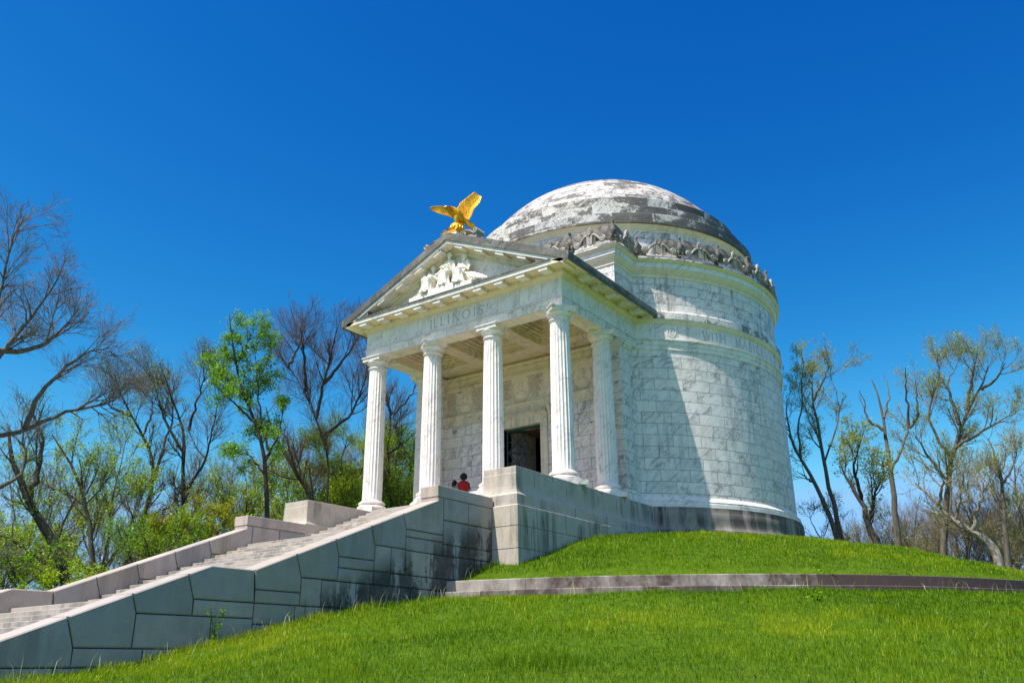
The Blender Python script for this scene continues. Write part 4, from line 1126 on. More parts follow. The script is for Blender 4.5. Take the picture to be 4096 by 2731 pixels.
def pray(px, py):   # display pixel of the 2352-wide view -> ray direction
    k = 4096/2352
    return (Fv + R2*((px*k-2048)/F_) - U2*((py*k-1365.5)/F_))
def vis(x, y, z, mar=.08):
    dx, dy, dz = x-CAM.x, y-CAM.y, z-CAM.z
    dd = dx*Fv.x+dy*Fv.y+dz*Fv.z; u = (dx*R2.x+dy*R2.y+dz*R2.z)/np.maximum(dd, .1)*F_/4096; v = (dx*U2.x+dy*U2.y+dz*U2.z)/np.maximum(dd, .1)*F_/4096
    return (dd > 1) & (np.abs(u) < .5+mar) & (v > -.333-mar*.8) & (v < .4)
# ================================================================== GRASS
def tri_object(name, co, tris, mat, attr=None, parent=None):
    me = bpy.data.meshes.new(name); me.vertices.add(len(co)); me.vertices.foreach_set('co', co.astype(np.float32).ravel())
    me.loops.add(len(tris)*3); me.loops.foreach_set('vertex_index', tris.astype(np.int32).ravel())
    me.polygons.add(len(tris)); me.polygons.foreach_set('loop_start', np.arange(0, len(tris)*3, 3, dtype=np.int32))
    try: me.polygons.foreach_set('loop_total', np.full(len(tris), 3, dtype=np.int32))
    except Exception: pass
    me.update(calc_edges=True)
    if attr is not None:
        a = me.attributes.new('rnd', 'FLOAT', 'POINT'); a.data.foreach_set('value', attr.astype(np.float32))
    me.materials.append(mat); o = bpy.data.objects.new(name, me); link(o, parent, (0, 0, 0) if parent is None else (0, 0, 0)); return o
def blades(X, Y, Z, H, W, lean, rnd, name, mat):
    n = len(X); a = RNG.uniform(0, 2*PI, n); la = RNG.uniform(0, 2*PI, n)
    bx, by = np.cos(a)*W/2, np.sin(a)*W/2; lx, ly = np.cos(la)*lean*H, np.sin(la)*lean*H
    P = np.zeros((n, 5, 3))
    P[:, 0] = np.stack([X-bx, Y-by, Z], 1); P[:, 1] = np.stack([X+bx, Y+by, Z], 1)
    P[:, 2] = np.stack([X-bx*.8+lx*.35, Y-by*.8+ly*.35, Z+H*.6], 1); P[:, 3] = np.stack([X+bx*.8+lx*.35, Y+by*.8+ly*.35, Z+H*.6], 1)
    P[:, 4] = np.stack([X+lx, Y+ly, Z+H*(1-.35*lean**2)], 1)
    b = (np.arange(n)*5)[:, None]
    t = np.concatenate([b+[0, 1, 3], b+[0, 3, 2], b+[2, 3, 4]], 1).reshape(-1, 3)
    return tri_object(name, P.reshape(-1, 3), t, mat, np.repeat(rnd, 5))
def vnoise(x, y, s, seed):
    r = np.random.default_rng(seed); G = r.random((64, 64)); u, v = (x/s) % 64, (y/s) % 64
    i, j = u.astype(int), v.astype(int); fu, fv = u-i, v-j; fu = fu*fu*(3-2*fu); fv = fv*fv*(3-2*fv); i1, j1 = (i+1) % 64, (j+1) % 64; i %= 64; j %= 64
    return (G[i, j]*(1-fu)+G[i1, j]*fu)*(1-fv)+(G[i, j1]*(1-fu)+G[i1, j1]*fu)*fv
NG = 2600000
gx = RNG.uniform(-16, 42, NG); gy = RNG.uniform(-30, 26, NG)
gr = np.hypot(gx, gy-D); g0 = gzn(gx, gy)
dist = np.hypot(gx-CAM.x, gy-CAM.y)
ok = vis(gx, gy, g0+.1, .17) & (gr > 8.3) & (gr < 33) & ~((gr > 17.63) & (gr < 18.5)) & ~((np.abs(gx) < 4.36) & (gy < -2)) & ~((np.abs(gx) < 5.25) & (gy < 8) & (gy > -3.95)) & (dist > 8)
# patchy density, thinning with distance
den = np.clip(1.25-dist/42, .42, 1.0)
ok &= RNG.random(NG) < den
# keep only slopes that face the camera side
ok &= ~((gx < -4) )
gx, gy, g0, dist, gr = gx[ok], gy[ok], g0[ok], dist[ok], gr[ok]
n1 = vnoise(gx+40, gy+40, 1.7, 1); n2 = vnoise(gx+40, gy+40, .45, 2); n3 = vnoise(gx+40, gy+40, 4.5, 3)
H = (.05+.085*n2+.045*n1)*RNG.uniform(.6, 1.25, len(gx))
tall = ((np.abs(gx-4.36) < .35+.35*n1) & (gy < -4)) | (((np.abs(gr-18.75) < .18) & (gx > 11))); H = np.where(tall, H*1.55, H)
H = np.where((gr < 17.6) & (gr > 17.1), H*.55, H)
for (tx, ty, tr) in ((12.2, -13.4, .8), (15.6, -6.2, .9), (9.6, -14.6, .5), (18.0, -9.5, .6)): H = np.where(np.hypot(gx-tx, gy-ty) < tr*(.6+.5*n2), H*1.7, H)
H = np.where((gx < 7.5) & (gr < 17) & (gy < 5), H*1.25, H)
H = np.where((gr > 18.4) & (gr < 19.3) & (gx < 10), H*.45, H)
# bare patch at the kerb
bare = np.hypot(gx-12.2, gy+1.7) < .35; keep = ~bare; gx, gy, g0, dist, gr, H, n1, n2, n3 = [v[keep] for v in (gx, gy, g0, dist, gr, H, n1, n2, n3)]
W = np.clip(dist*.00042, .005, .017)*RNG.uniform(.7, 1.3, len(gx))
rnd = np.clip(-.02+.45*n3+.55*n1*n2*1.6+RNG.normal(.02, .27, len(gx))+.45*np.clip(n3-.62, 0, 1)*3*(n2 > .5), 0, 1)
rnd = np.where(RNG.random(len(gx)) < .008, 1.0, rnd)
gg = blades(gx, gy, g0-.02, H, W, RNG.uniform(.1, .9, len(gx)), rnd, 'grass', M['blade']); tag(gg, 'thick bright green spring grass covering the mound', 'grass', kind='stuff')
print('blades', len(gx))
# seed heads and tall stalks along the walls
ns = 260
t_ = RNG.uniform(0, 1, ns); sel = RNG.random(ns) < .45
sx = np.where(sel, 4.42+RNG.uniform(0, .6, ns), 0); sy = np.where(sel, -4.5-12.5*t_, 0)
aa = .30+1.5*t_; ra = 18.5+RNG.uniform(0, .3, ns); sx = np.where(sel, sx, ra*np.sin(aa)); sy = np.where(sel, sy, D-ra*np.cos(aa))
so = blades(sx, sy, gzn(sx, sy), RNG.uniform(.3, .5, ns), np.full(ns, .010), RNG.uniform(.2, .8, ns), RNG.random(ns), 'grass_stalks', M['straw'])
tag(so, 'thin pale seed stalks standing along the walls', 'grass', kind='stuff')
# ================================================================== WEEDS
def leaf_quads(C, S, rng, flat=.5):
    """diamond leaves: centres C, sizes S"""
    n = len(C); a = rng.normal(size=(n, 3)); a[:, 2] *= flat; a /= np.linalg.norm(a, axis=1)[:, None]
    b = rng.normal(size=(n, 3)); b -= a*np.sum(a*b, 1)[:, None]; b /= np.linalg.norm(b, axis=1)[:, None]
    S = S[:, None]; P = np.stack([C-a*S, C+b*S*.48, C+a*S, C-b*S*.48], 1)
    k = (np.arange(n)*4)[:, None]; t = np.concatenate([k+[0, 1, 2], k+[0, 2, 3]], 1).reshape(-1, 3)
    return P.reshape(-1, 3), t
def weed(x, y, h, nst, label, mat, leafs=60, spread=.25):
    z = float(gzn(x, y)); e = empty('weed', (x, y, z), label, 'weed', None)
    rg_ = np.random.default_rng(int(abs(x*100+y*10))); m = MB(); L = []
    for k in range(nst):
        a = rg_.uniform(0, 2*PI); r = rg_.uniform(.2, 1)*spread; hh = h*rg_.uniform(.55, 1)
        pts = [(x, y, z-.03), (x+r*.4*math.cos(a), y+r*.4*math.sin(a), z+hh*.55), (x+r*math.cos(a), y+r*math.sin(a), z+hh)]
        m.tube(pts, [.008, .006, .003], 4, caps=False)
        for q in range(leafs//nst):
            t = rg_.uniform(.15, 1); p = np.array(pts[0])*(1-t)**2+2*t*(1-t)*np.array(pts[1])+t*t*np.array(pts[2]); L.append(p+rg_.normal(0, .035, 3))
    m.build('stem', M['leaf_fresh'], e)
    L = np.array(L); P, t = leaf_quads(L, rg_.uniform(.02, .05, len(L)), rg_)
    o = tri_object('leaves', P-np.array(WPOS[e]), t, M[mat], np.repeat(rg_.random(len(L)), 4)); o.parent = e; o.location = (0, 0, 0)
weed(4.42, -13.1, .78, 4, 'tall leafy weed with thin stem growing against the stair wall', 'leaf_fresh', 90)
weed(13.6, -4.4-.4, .25, 5, 'dark leafy clump in the middle of the lower grass slope', 'leaf_fresh', 90, .35)
weed(17.2, 5.2, .55, 3, 'dark thin weed standing on the upper slope near the right end of the kerb', 'leaf_olive', 50, .1)
weed(12.7, -1.0, .30, 7, 'low leafy clump beside the bare patch above the kerb wall', 'leaf_fresh', 120, .3)
# bare soil patch above the kerb
m = MB(); pp = []
for k in range(24):
    a = 2*PI*k/24; r = .40*(1+.25*math.sin(3*a+1)); pp.append((12.2+r*math.cos(a)*1.1, -1.7+r*math.sin(a)))
vs = [(x, y, float(gzn(x, y))+.006) for x, y in pp]+[(12.2, -1.7, float(gzn(12.2, -1.7))+.02)]
m.add(vs, [(i, (i+1) % 24, 24) for i in range(24)]); so = m.build('soil_patch', plain('bare tan soil', (.34, .21, .11), .95, nsc=20, amp=.4), None); tag(so, kind='structure')
# ================================================================== LIGHT
AZ, EL = R_(15.5), R_(63.2)
Sd = Vector((-math.sin(AZ)*math.cos(EL), -math.cos(AZ)*math.cos(EL), math.sin(EL)))
ld = bpy.data.lights.new('sun', 'SUN'); lo = bpy.data.objects.new('sun', ld); COL.objects.link(lo)
lo.rotation_euler = Sd.to_track_quat('Z', 'Y').to_euler(); lo.location = (0, 0, 60)
ld.energy = 5.0; ld.angle = R_(.53); ld.color = (1.0, .96, .89)
w = bpy.data.worlds.new('World'); SC.world = w; w.use_nodes = True; nt = w.node_tree
for n_ in list(nt.nodes): nt.nodes.remove(n_)
sky = nt.nodes.new('ShaderNodeTexSky'); sky.sky_type = 'NISHITA'; sky.sun_disc = False
sky.sun_elevation = EL; sky.sun_rotation = math.atan2(Sd.x, Sd.y)
sky.air_density = 1.0; sky.dust_density = 0.0; sky.ozone_density = 4.0; sky.altitude = 100
def wm(op, a, b):
    n = nt.nodes.new('ShaderNodeMath'); n.operation = op
    for i, v in enumerate((a, b)):
        if isinstance(v, bpy.types.NodeSocket): nt.links.new(v, n.inputs[i])
        else: n.inputs[i].default_value = v
    return n.outputs[0]
sp_ = nt.nodes.new('ShaderNodeSeparateColor'); nt.links.new(sky.outputs[0], sp_.inputs[0]); cb_ = nt.nodes.new('ShaderNodeCombineColor')
for i, (gain, pw, cap) in enumerate(SKY_CH):      # polarised, deeply saturated blue of this clear sky
    nt.links.new(wm('MULTIPLY', wm('MINIMUM', wm('MULTIPLY', wm('POWER', wm('MULTIPLY', sp_.outputs[i], .12), pw), gain), cap), 1/.12), cb_.inputs[i])
# near the sun, out of frame, the sky is boosted and warmed as added fill
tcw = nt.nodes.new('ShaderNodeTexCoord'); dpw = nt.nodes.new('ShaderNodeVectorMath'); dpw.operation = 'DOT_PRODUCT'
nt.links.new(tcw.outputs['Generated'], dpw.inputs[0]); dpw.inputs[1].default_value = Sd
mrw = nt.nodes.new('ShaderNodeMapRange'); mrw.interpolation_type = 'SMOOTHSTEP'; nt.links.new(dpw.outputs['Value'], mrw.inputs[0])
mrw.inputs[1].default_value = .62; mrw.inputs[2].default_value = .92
sun_fill = nt.nodes.new('ShaderNodeVectorMath'); sun_fill.operation = 'MULTIPLY'; nt.links.new(sky.outputs[0], sun_fill.inputs[0]); sun_fill.inputs[1].default_value = SKY_SUN_FILL
mxw = nt.nodes.new('ShaderNodeMix'); mxw.data_type = 'RGBA'; nt.links.new(mrw.outputs[0], mxw.inputs[0]); nt.links.new(cb_.outputs[0], mxw.inputs[6]); nt.links.new(sun_fill.outputs[0], mxw.inputs[7])
bg = nt.nodes.new('ShaderNodeBackground'); bg.inputs[1].default_value = SKY_STR
ou = nt.nodes.new('ShaderNodeOutputWorld')
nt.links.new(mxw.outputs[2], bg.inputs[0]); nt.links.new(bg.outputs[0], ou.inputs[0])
SC.view_settings.view_transform = 'Standard'; SC.view_settings.look = 'None'; SC.view_settings.exposure = EXPO; SC.view_settings.gamma = 1
SC.cycles.max_bounces = 8; SC.cycles.diffuse_bounces = 4; SC.cycles.transparent_max_bounces = 4
SC.cycles.use_denoising = True
LIMBS = {
 'T1': (-8.86,-11.72,1.154,[[[0.0,-0.3],[0.0,1.22],[-0.62,4.36],[-0.93,6.36]],[[-0.93,6.36],[-0.23,6.45],[0.41,6.88],[1.06,7.3],[1.74,7.84],[2.71,8.15],[3.53,8.98]],[[-0.93,6.36],[-0.88,8.07],[-0.73,9.29],[-0.37,9.76],[-0.01,10.68],[0.38,11.6],[0.56,12.52]],[[-0.93,6.36],[-1.11,8.03],[-1.11,10.1],[-1.01,11.67],[-1.05,12.79],[-0.84,13.66]],[[-0.62,4.36],[0.04,4.88],[0.59,5.33],[0.57,5.98],[0.24,7.08]],[[-0.73,9.29],[0.0,9.4],[0.56,9.89],[0.99,10.51],[1.39,11.4]],[[0.41,6.88],[0.61,8.0],[0.99,8.81],[1.78,9.72],[2.55,10.02]]]),
 'T2': (-13.89,-6.1,1.073,[[[0.0,-0.3],[0.0,1.18],[-0.21,2.34],[-1.07,3.92],[-2.05,5.12],[-2.39,5.68],[-2.97,7.02],[-3.21,8.02]],[[-0.17,2.13],[-0.42,2.36],[-1.35,3.05],[-2.21,3.57],[-2.91,3.9]],[[-2.05,5.12],[-1.86,6.33],[-1.9,7.54],[-2.37,8.55]]]),
 'T3': (-16.94,-3.37,1.05,[[[-0.0,-0.3],[-0.0,1.46],[-0.2,2.85],[-0.93,5.74],[-1.52,7.03],[-2.17,7.89],[-2.74,8.71]],[[0.11,1.63],[0.05,3.08],[0.17,5.13],[-0.05,6.01],[0.15,7.5],[0.21,9.0]],[[-0.93,5.74],[-1.85,6.29],[-2.57,6.61],[-3.05,7.52]],[[0.05,3.08],[0.96,4.76],[1.27,6.51]],[[-0.2,2.85],[-1.48,3.91],[-2.34,5.14]]]),
 'T4': (-19.81,-0.37,1.025,[[[-0.0,-0.3],[-0.0,1.83],[-0.28,3.85],[0.35,5.91],[0.67,7.93],[0.41,9.2],[-0.2,10.19],[-0.9,11.04],[-1.55,12.26],[-1.93,13.13]],[[0.67,7.93],[0.81,9.74],[1.15,11.18],[0.94,12.54],[0.53,13.67]],[[-0.2,10.19],[0.11,11.53],[-0.1,12.89]],[[-0.9,11.04],[-1.94,11.54],[-2.36,12.39]]]),
 'T5': (-16.83,0.57,0.971,[[[-0.0,-0.3],[-0.0,1.16],[-0.3,3.72],[-0.39,6.45],[-0.69,8.52],[-0.51,9.55],[-1.06,10.16],[-1.59,11.26],[-2.01,12.23]],[[-0.51,9.55],[-0.32,10.87],[-0.1,12.2],[0.07,12.79]],[[-0.69,8.52],[-1.6,9.85],[-2.1,10.97],[-2.47,12.22]],[[-0.39,6.45],[0.38,8.04],[0.59,9.79],[0.68,10.92]]]),
 'T6': (-9.87,-0.14,0.883,[[[-0.0,-0.3],[-0.32,2.99],[-0.53,4.71],[-0.52,5.8],[-1.15,7.02],[-1.79,8.23],[-2.25,9.62],[-2.56,11.03],[-2.7,11.88]],[[-0.52,5.8],[-0.91,7.21],[-1.23,8.77],[-1.44,9.97]],[[-1.15,7.02],[-2.24,7.81],[-3.0,8.25]],[[-1.79,8.23],[-2.74,9.26],[-3.1,10.04]],[[-2.25,9.62],[-1.77,10.56],[-1.54,11.11]],[[-0.53,4.71],[-1.31,5.65],[-1.77,5.81]],[[-0.58,5.31],[-0.12,6.48],[-0.03,7.66]]]),
 'T7': (-12.99,5.42,0.831,[[[-0.0,-0.3],[-0.0,1.36],[-0.45,4.6],[-1.6,5.98],[-2.2,7.1],[-2.89,7.99],[-3.23,9.27]],[[0.41,1.36],[0.1,4.62],[0.09,6.82],[-0.37,7.86],[-0.67,8.78],[-1.3,10.23],[-2.3,11.57],[-3.02,12.66]],[[-0.67,8.78],[-0.42,10.57],[-0.12,12.27],[0.17,13.74]],[[-0.37,7.86],[0.0,8.12],[1.11,9.12],[1.66,10.95],[1.85,12.67]],[[-1.3,10.23],[-1.47,11.72],[-1.8,13.16]],[[-2.3,11.57],[-1.8,13.16],[-2.07,13.75]],[[-0.42,10.57],[0.53,11.85],[1.37,13.13]]]),
 'T8': (-13.31,10.78,0.752,[[[-0.0,-0.3],[-0.0,1.52],[-0.13,4.76],[-0.71,7.41],[-0.2,9.94],[-1.42,12.5],[-1.88,14.36]],[[-0.2,9.94],[0.86,11.26],[1.07,12.59]],[[-0.71,7.41],[0.46,8.43],[1.65,9.73]]]),
 'G9': (-13.65,7.63,0.805,[[[0.0,-0.3],[0.0,1.54],[-0.09,5.07],[-0.53,6.9],[-0.16,8.33]],[[-0.09,5.07],[0.62,6.47],[1.01,7.9]],[[-0.09,5.07],[-1.29,6.41],[-1.74,8.03]]]),
 'G10': (-14.32,12.57,0.743,[[[0.0,-0.3],[0.0,2.03],[-0.25,5.66],[-0.58,7.92],[-0.25,9.22]],[[-0.25,5.66],[0.43,7.43],[0.52,8.72]],[[-0.25,5.66],[-1.18,7.15],[-1.48,8.42]]]),
 'G11': (-12.94,-0.85,0.946,[[[0.0,-0.3],[0.0,0.64],[-0.32,2.76],[-0.64,4.03],[-0.98,4.76]],[[-0.32,2.76],[0.18,3.87],[0.48,4.45]],[[-0.32,2.76],[-1.19,3.46],[-1.79,4.17]]]),
 'G12': (-13.25,-3.07,0.996,[[[0.0,-0.3],[0.0,0.8],[-0.15,1.98],[-0.44,3.0],[-0.7,3.69]],[[-0.15,1.98],[0.38,3.03],[0.63,3.74]],[[-0.15,1.98],[-1.05,2.63],[-1.46,3.31]]]),
 'G13': (-13.72,-7.97,1.115,[[[0.0,-0.3],[0.0,0.67],[-0.23,2.01],[-0.52,2.91],[-0.87,3.35]],[[-0.23,2.01],[0.37,2.64],[0.58,3.11]],[[-0.23,2.01],[-0.98,2.43],[-1.49,3.02]]]),
 'G14': (-12.14,-7.08,1.073,[[[-0.0,-0.3],[-0.0,0.28],[-0.14,1.17],[-0.38,1.83]],[[-0.14,1.17],[0.34,1.78]],[[-0.14,1.17],[-0.92,1.74]]]),
 'G15': (-21.44,7.8,0.906,[[[-0.0,-0.3],[-0.0,1.97],[-0.33,5.49],[-0.33,7.94],[-0.73,9.68]],[[-0.33,5.49],[0.46,7.22],[1.3,8.76]],[[-0.33,5.49],[-1.44,7.15],[-2.3,8.6]]]),
 'R1': (8.44,16.26,0.266,[[[-0.0,-0.3],[0.14,0.78],[-0.2,2.29],[-0.57,3.51],[-1.04,4.69],[-1.42,5.41],[-1.42,6.42],[-1.4,7.63]],[[-1.04,4.69],[-1.03,6.05],[-0.68,7.03],[-0.52,8.33],[-0.32,9.28]],[[-0.57,3.51],[-0.95,3.82],[-1.3,4.16]]]),
 'R1b': (8.06,18.23,0.263,[[[-0.0,-0.3],[-0.0,0.06],[0.14,1.12],[-0.07,3.11],[-0.25,4.8],[-0.19,6.54],[-0.33,7.98],[-0.37,9.0],[-0.02,10.09]],[[-0.25,4.8],[0.2,5.81],[0.67,6.81],[0.92,8.02],[0.62,9.61]],[[-0.33,7.98],[0.24,8.91],[0.78,9.87]]]),
 'R1c': (10.48,14.71,0.227,[[[0.0,-0.3],[0.11,0.41],[-0.22,1.44],[-0.34,2.5],[-0.79,3.36],[-0.95,4.16]],[[-0.34,2.5],[-0.47,3.73],[-0.1,4.47]],[[-0.22,1.44],[0.23,2.55],[0.71,3.44]]]),
 'R2': (10.49,17.79,0.211,[[[-0.0,-0.3],[0.17,0.89],[0.27,2.27],[0.38,3.86],[0.37,4.74],[0.37,6.0],[0.48,7.24],[0.39,8.19],[0.15,8.94]],[[0.35,6.33],[-0.25,6.91],[-0.3,7.94],[-0.39,8.3]],[[0.47,6.9],[0.82,7.96],[0.92,8.92]],[[0.39,4.42],[1.07,5.59],[1.47,6.45],[1.25,7.23],[1.13,7.92]],[[1.47,6.45],[1.58,7.87],[1.71,8.98]],[[0.37,4.74],[-0.11,4.79],[-0.31,5.49]],[[1.47,6.45],[1.93,6.83],[2.01,7.81],[2.11,8.67]]]),
 'R3': (11.83,20.08,0.171,[[[-0.0,-0.3],[-0.0,0.11],[0.22,1.45],[0.56,3.0],[1.18,5.39],[1.83,7.01],[2.31,7.97],[3.14,8.91],[3.64,10.05]],[[1.25,5.78],[0.65,7.16],[0.67,8.19],[1.42,9.51],[1.55,10.74]],[[1.87,7.28],[1.79,8.56],[1.75,9.64],[2.4,10.58]],[[1.54,6.21],[2.36,6.61],[3.4,7.15],[4.33,7.53]],[[2.31,7.97],[2.73,9.2],[3.11,10.35]],[[0.86,4.79],[0.29,5.89],[-0.1,6.99]],[[3.14,8.91],[3.84,9.25],[4.31,9.83]]]),
 'R4': (14.88,13.46,0.122,[[[-0.0,-0.3],[0.12,0.28],[-0.01,1.19],[-0.59,1.56],[-1.07,1.99],[-1.58,2.66],[-1.86,3.24],[-2.26,3.7]],[[-1.07,1.99],[-0.65,3.05],[-0.31,3.92]],[[-1.58,2.66],[-1.19,3.5],[-1.23,4.2]],[[-0.59,1.56],[-0.13,2.54],[0.19,3.35]]]),
 'R5': (14.71,17.47,0.114,[[[-0.0,-0.3],[-0.0,0.16],[0.11,0.74],[0.36,2.42],[0.56,4.24],[0.51,5.37],[0.38,6.23]],[[0.56,4.24],[1.16,5.09],[1.41,6.0]],[[1.0,0.1],[1.02,1.83],[1.0,2.72],[0.94,3.83],[1.22,5.68]],[[0.36,2.42],[0.14,3.53],[0.14,4.45]]]),
 'R6': (12.63,21.23,0.15,[[[-0.0,-0.3],[-0.0,0.54],[0.18,1.58],[0.76,3.44],[1.41,4.62],[1.84,5.4]],[[0.76,3.44],[0.7,4.67],[0.97,5.67]]]),
 'R7': (6.32,20.86,0.284,[[[-0.0,-0.3],[-0.0,0.53],[0.15,1.67],[-0.1,2.37],[-0.32,3.29]],[[0.15,1.67],[0.63,2.63],[0.64,3.51]]]),
}
# ================================================================== TREES
def tubes(P, Rr, sides):
    """P (n,k,3) polylines, Rr (n,k) radii -> verts, quads as tris"""
    n, k, _ = P.shape
    T_ = np.empty_like(P); T_[:, 1:-1] = P[:, 2:]-P[:, :-2]; T_[:, 0] = P[:, 1]-P[:, 0]; T_[:, -1] = P[:, -1]-P[:, -2]
    T_ /= np.maximum(np.linalg.norm(T_, axis=2, keepdims=True), 1e-6)
    ref = np.where(np.abs(T_[:, :1, 2:3]) > .8, np.array([[[1., 0, 0]]]), np.array([[[0, 0, 1.]]]))
    A = np.cross(T_, np.broadcast_to(ref, T_.shape)); A /= np.maximum(np.linalg.norm(A, axis=2, keepdims=True), 1e-6); B = np.cross(T_, A)
    th = np.arange(sides)*2*PI/sides
    V = P[:, :, None]+(A[:, :, None]*np.cos(th)[None, None, :, None]+B[:, :, None]*np.sin(th)[None, None, :, None])*Rr[:, :, None, None]
    idx = np.arange(n*k*sides).reshape(n, k, sides); a = idx[:, :-1]; b = idx[:, 1:]; a1 = np.roll(a, -1, 2); b1 = np.roll(b, -1, 2)
    t = np.concatenate([np.stack([a, a1, b1], -1).reshape(-1, 3), np.stack([a, b1, b], -1).reshape(-1, 3)])
    return V.reshape(-1, 3), t
def sprout(rg, P, Rr, per, lr, up, ang, wig, t0=.25, k=6, rr=.55):
    """children of polylines: per = number per parent (float array or int)"""
    n = P.shape[0]; kk = P.shape[1]
    seg = np.linalg.norm(np.diff(P, axis=1), axis=2); L = seg.sum(1)
    cnt = np.maximum(0, np.floor(per*L/np.maximum(L.mean(), .01)+rg.random(n))).astype(int) if np.isscalar(per) else per
    par = np.repeat(np.arange(n), cnt); m = len(par)
    t = t0+(1-t0)*rg.random(m)**.8; x = t*(kk-1); i = np.minimum(x.astype(int), kk-2); f = (x-i)[:, None]
    S = P[par, i]*(1-f)+P[par, i+1]*f; d = P[par, i+1]-P[par, i]; d /= np.maximum(np.linalg.norm(d, axis=1, keepdims=True), 1e-6)
    q = rg.normal(size=(m, 3)); q -= d*np.sum(q*d, 1)[:, None]; q /= np.maximum(np.linalg.norm(q, axis=1, keepdims=True), 1e-6)
    a = np.radians(rg.uniform(ang[0], ang[1], m))[:, None]; dd = d*np.cos(a)+q*np.sin(a)
    ln = (rg.uniform(lr[0], lr[1], m)*(1.15-.55*t)) if lr[1] > 0 else L[par]*rg.uniform(-lr[0], -lr[1], m)*(1.2-.5*t)
    r0 = np.minimum((Rr[par, i]*(1-f[:, 0])+Rr[par, i+1]*f[:, 0])*rr, .03*ln+.004)
    C = np.empty((m, k, 3)); C[:, 0] = S; cur = dd
    for j in range(1, k):
        cur = cur+rg.normal(size=(m, 3))*wig+np.array([0, 0, up]); cur /= np.linalg.norm(cur, axis=1, keepdims=True); C[:, j] = C[:, j-1]+cur*(ln/(k-1))[:, None]
    RR = r0[:, None]*np.linspace(1, .35, k)[None]
    return C, RR
def smooth_limb(pts, k, rg, wig):
    pts = np.array(pts); d = np.concatenate([[0], np.cumsum(np.linalg.norm(np.diff(pts, axis=0), axis=1))]); s = np.linspace(0, d[-1], k)
    Q = np.stack([np.interp(s, d, pts[:, c]) for c in range(3)], 1)
    Q[1:-1] = .25*Q[:-2]+.5*Q[1:-1]+.25*Q[2:]; Q[1:] += rg.normal(size=(k-1, 3))*wig*np.array([1, 1, .5]); return Q
def make_tree(name, loc, rotz, limbs, label, cat, group, seed, r0=.28, d1=1.3, l1=(1.4, 2.8), l2=(.45, .75), n2=6, n3=5, n4=0, leaf=None, nleaf=0, lsize=.07, lsp=.12,
              trunkmat='bark_dark', twigmat='twig_brown', up=.10, depth=1.5, tw=1.0, leaf_t=0, ang=(25, 60)):
    rg = np.random.default_rng(seed); e = empty(name, loc, label, cat, group); e.rotation_euler = (0, 0, rotz)
    Ls = []; Rs_ = []
    ends = {}
    dep = {}
    for i, l in enumerate(limbs):
        key = tuple(l[0]); b0 = 0.0
        if i and key in dep: b0 = dep[key]
        elif i:   # nearest point of trunk
            b0 = 0.0
        top = rg.uniform(-depth, depth) if i else rg.uniform(-.4, .4)
        n = len(l); pts = [(u, b0+(top-b0)*(j/(n-1))**1.3, z) for j, (u, z) in enumerate(l)]
        for j, q in enumerate(l): dep.setdefault(tuple(q), pts[j][1])
        Q = smooth_limb(pts, 14, rg, .03*tw); Ls.append(Q)
        a = r0 if i == 0 else r0*rg.uniform(.36, .5); b = r0*.07 if i else r0*.13
        t = np.linspace(0, 1, 14); rad = a*(1-t)**.9+b*t**1.0
        if i == 0: rad = rad*(1+.35*np.exp(-t*14))
        Rs_.append(rad)
    P0 = np.array(Ls); R0_ = np.array(Rs_)
    V = []; Tt = []
    def addt(P, R, s, st):
        v, t = tubes(P, R, s); st.append((v, t))
    tr = []; cr = []
    addt(P0, R0_, 9, tr)
    L0 = np.linalg.norm(np.diff(P0, axis=1), axis=2).sum(1); cnt = np.maximum(1, (L0*d1*np.where(np.arange(len(L0)) == 0, .6, 1))).astype(int)
    P1, R1 = sprout(rg, P0, R0_, cnt, l1, up, ang, .095*tw, t0=.34, k=8); R1 = np.clip(R1, .010, .036); addt(P1, R1, 5, tr)
    P2, R2_ = sprout(rg, P1, R1, n2, (-l2[0], -l2[1]), up*.7, (20, 50), .09*tw, t0=.15, k=6); R2_ = np.clip(R2_, .005, .014); addt(P2, R2_, 4, cr)
    P3, R3 = sprout(rg, P2, R2_, n3, (-l2[0], -l2[1]), up*.6, (20, 48), .08*tw, t0=.1, k=5); R3 = np.clip(R3, .0035, .0065); addt(P3, R3, 3, cr)
    Pl = P3
    if n4:
        P4, R4 = sprout(rg, P3, R3, n4, (-.4, -.7), up*.5, (20, 50), .1, t0=.1, k=4); R4 = np.clip(R4, .003, .0045); addt(P4, R4, 3, cr); Pl = P4
    def mk(parts, nm, mat):
        off = 0; vs = []; ts = []
        for v, t in parts: vs.append(v); ts.append(t+off); off += len(v)
        o = tri_object(nm, np.concatenate(vs), np.concatenate(ts), M[mat]); o.parent = e; o.location = (0, 0, 0); return o
    t_ = mk(tr, 'trunk', trunkmat); t_.data.polygons.foreach_set('use_smooth', [True]*len(t_.data.polygons))
    c_ = mk(cr, 'crown', twigmat)
    if nleaf:
        cand = Pl.reshape(-1, 3) if not leaf_t else P1.reshape(-1, 3)
        ix = rg.integers(0, len(cand), nleaf)
        # clumpy: favour some branches
        wgt = rg.random(len(Pl)); 
        if not leaf_t: ix = rg.choice(len(cand), nleaf, p=np.repeat(wgt**2.2, Pl.shape[1])/np.repeat(wgt**2.2, Pl.shape[1]).sum())
        C = cand[ix]+rg.normal(size=(nleaf, 3))*lsp
        v, t = leaf_quads(C, rg.uniform(.6, 1.3, nleaf)*lsize, rg, .8)
        rd = np.clip(np.repeat(wgt, Pl.shape[1])[ix]*.5+rg.normal(.25, .2, nleaf), 0, 1) if not leaf_t else rg.random(nleaf)
        o = tri_object('leaves', v, t, M[leaf], np.repeat(rd, 4)); o.parent = e; o.location = (0, 0, 0)
    return e
GW, GE_ = 'trees behind the staircase', 'trees beyond the mound'
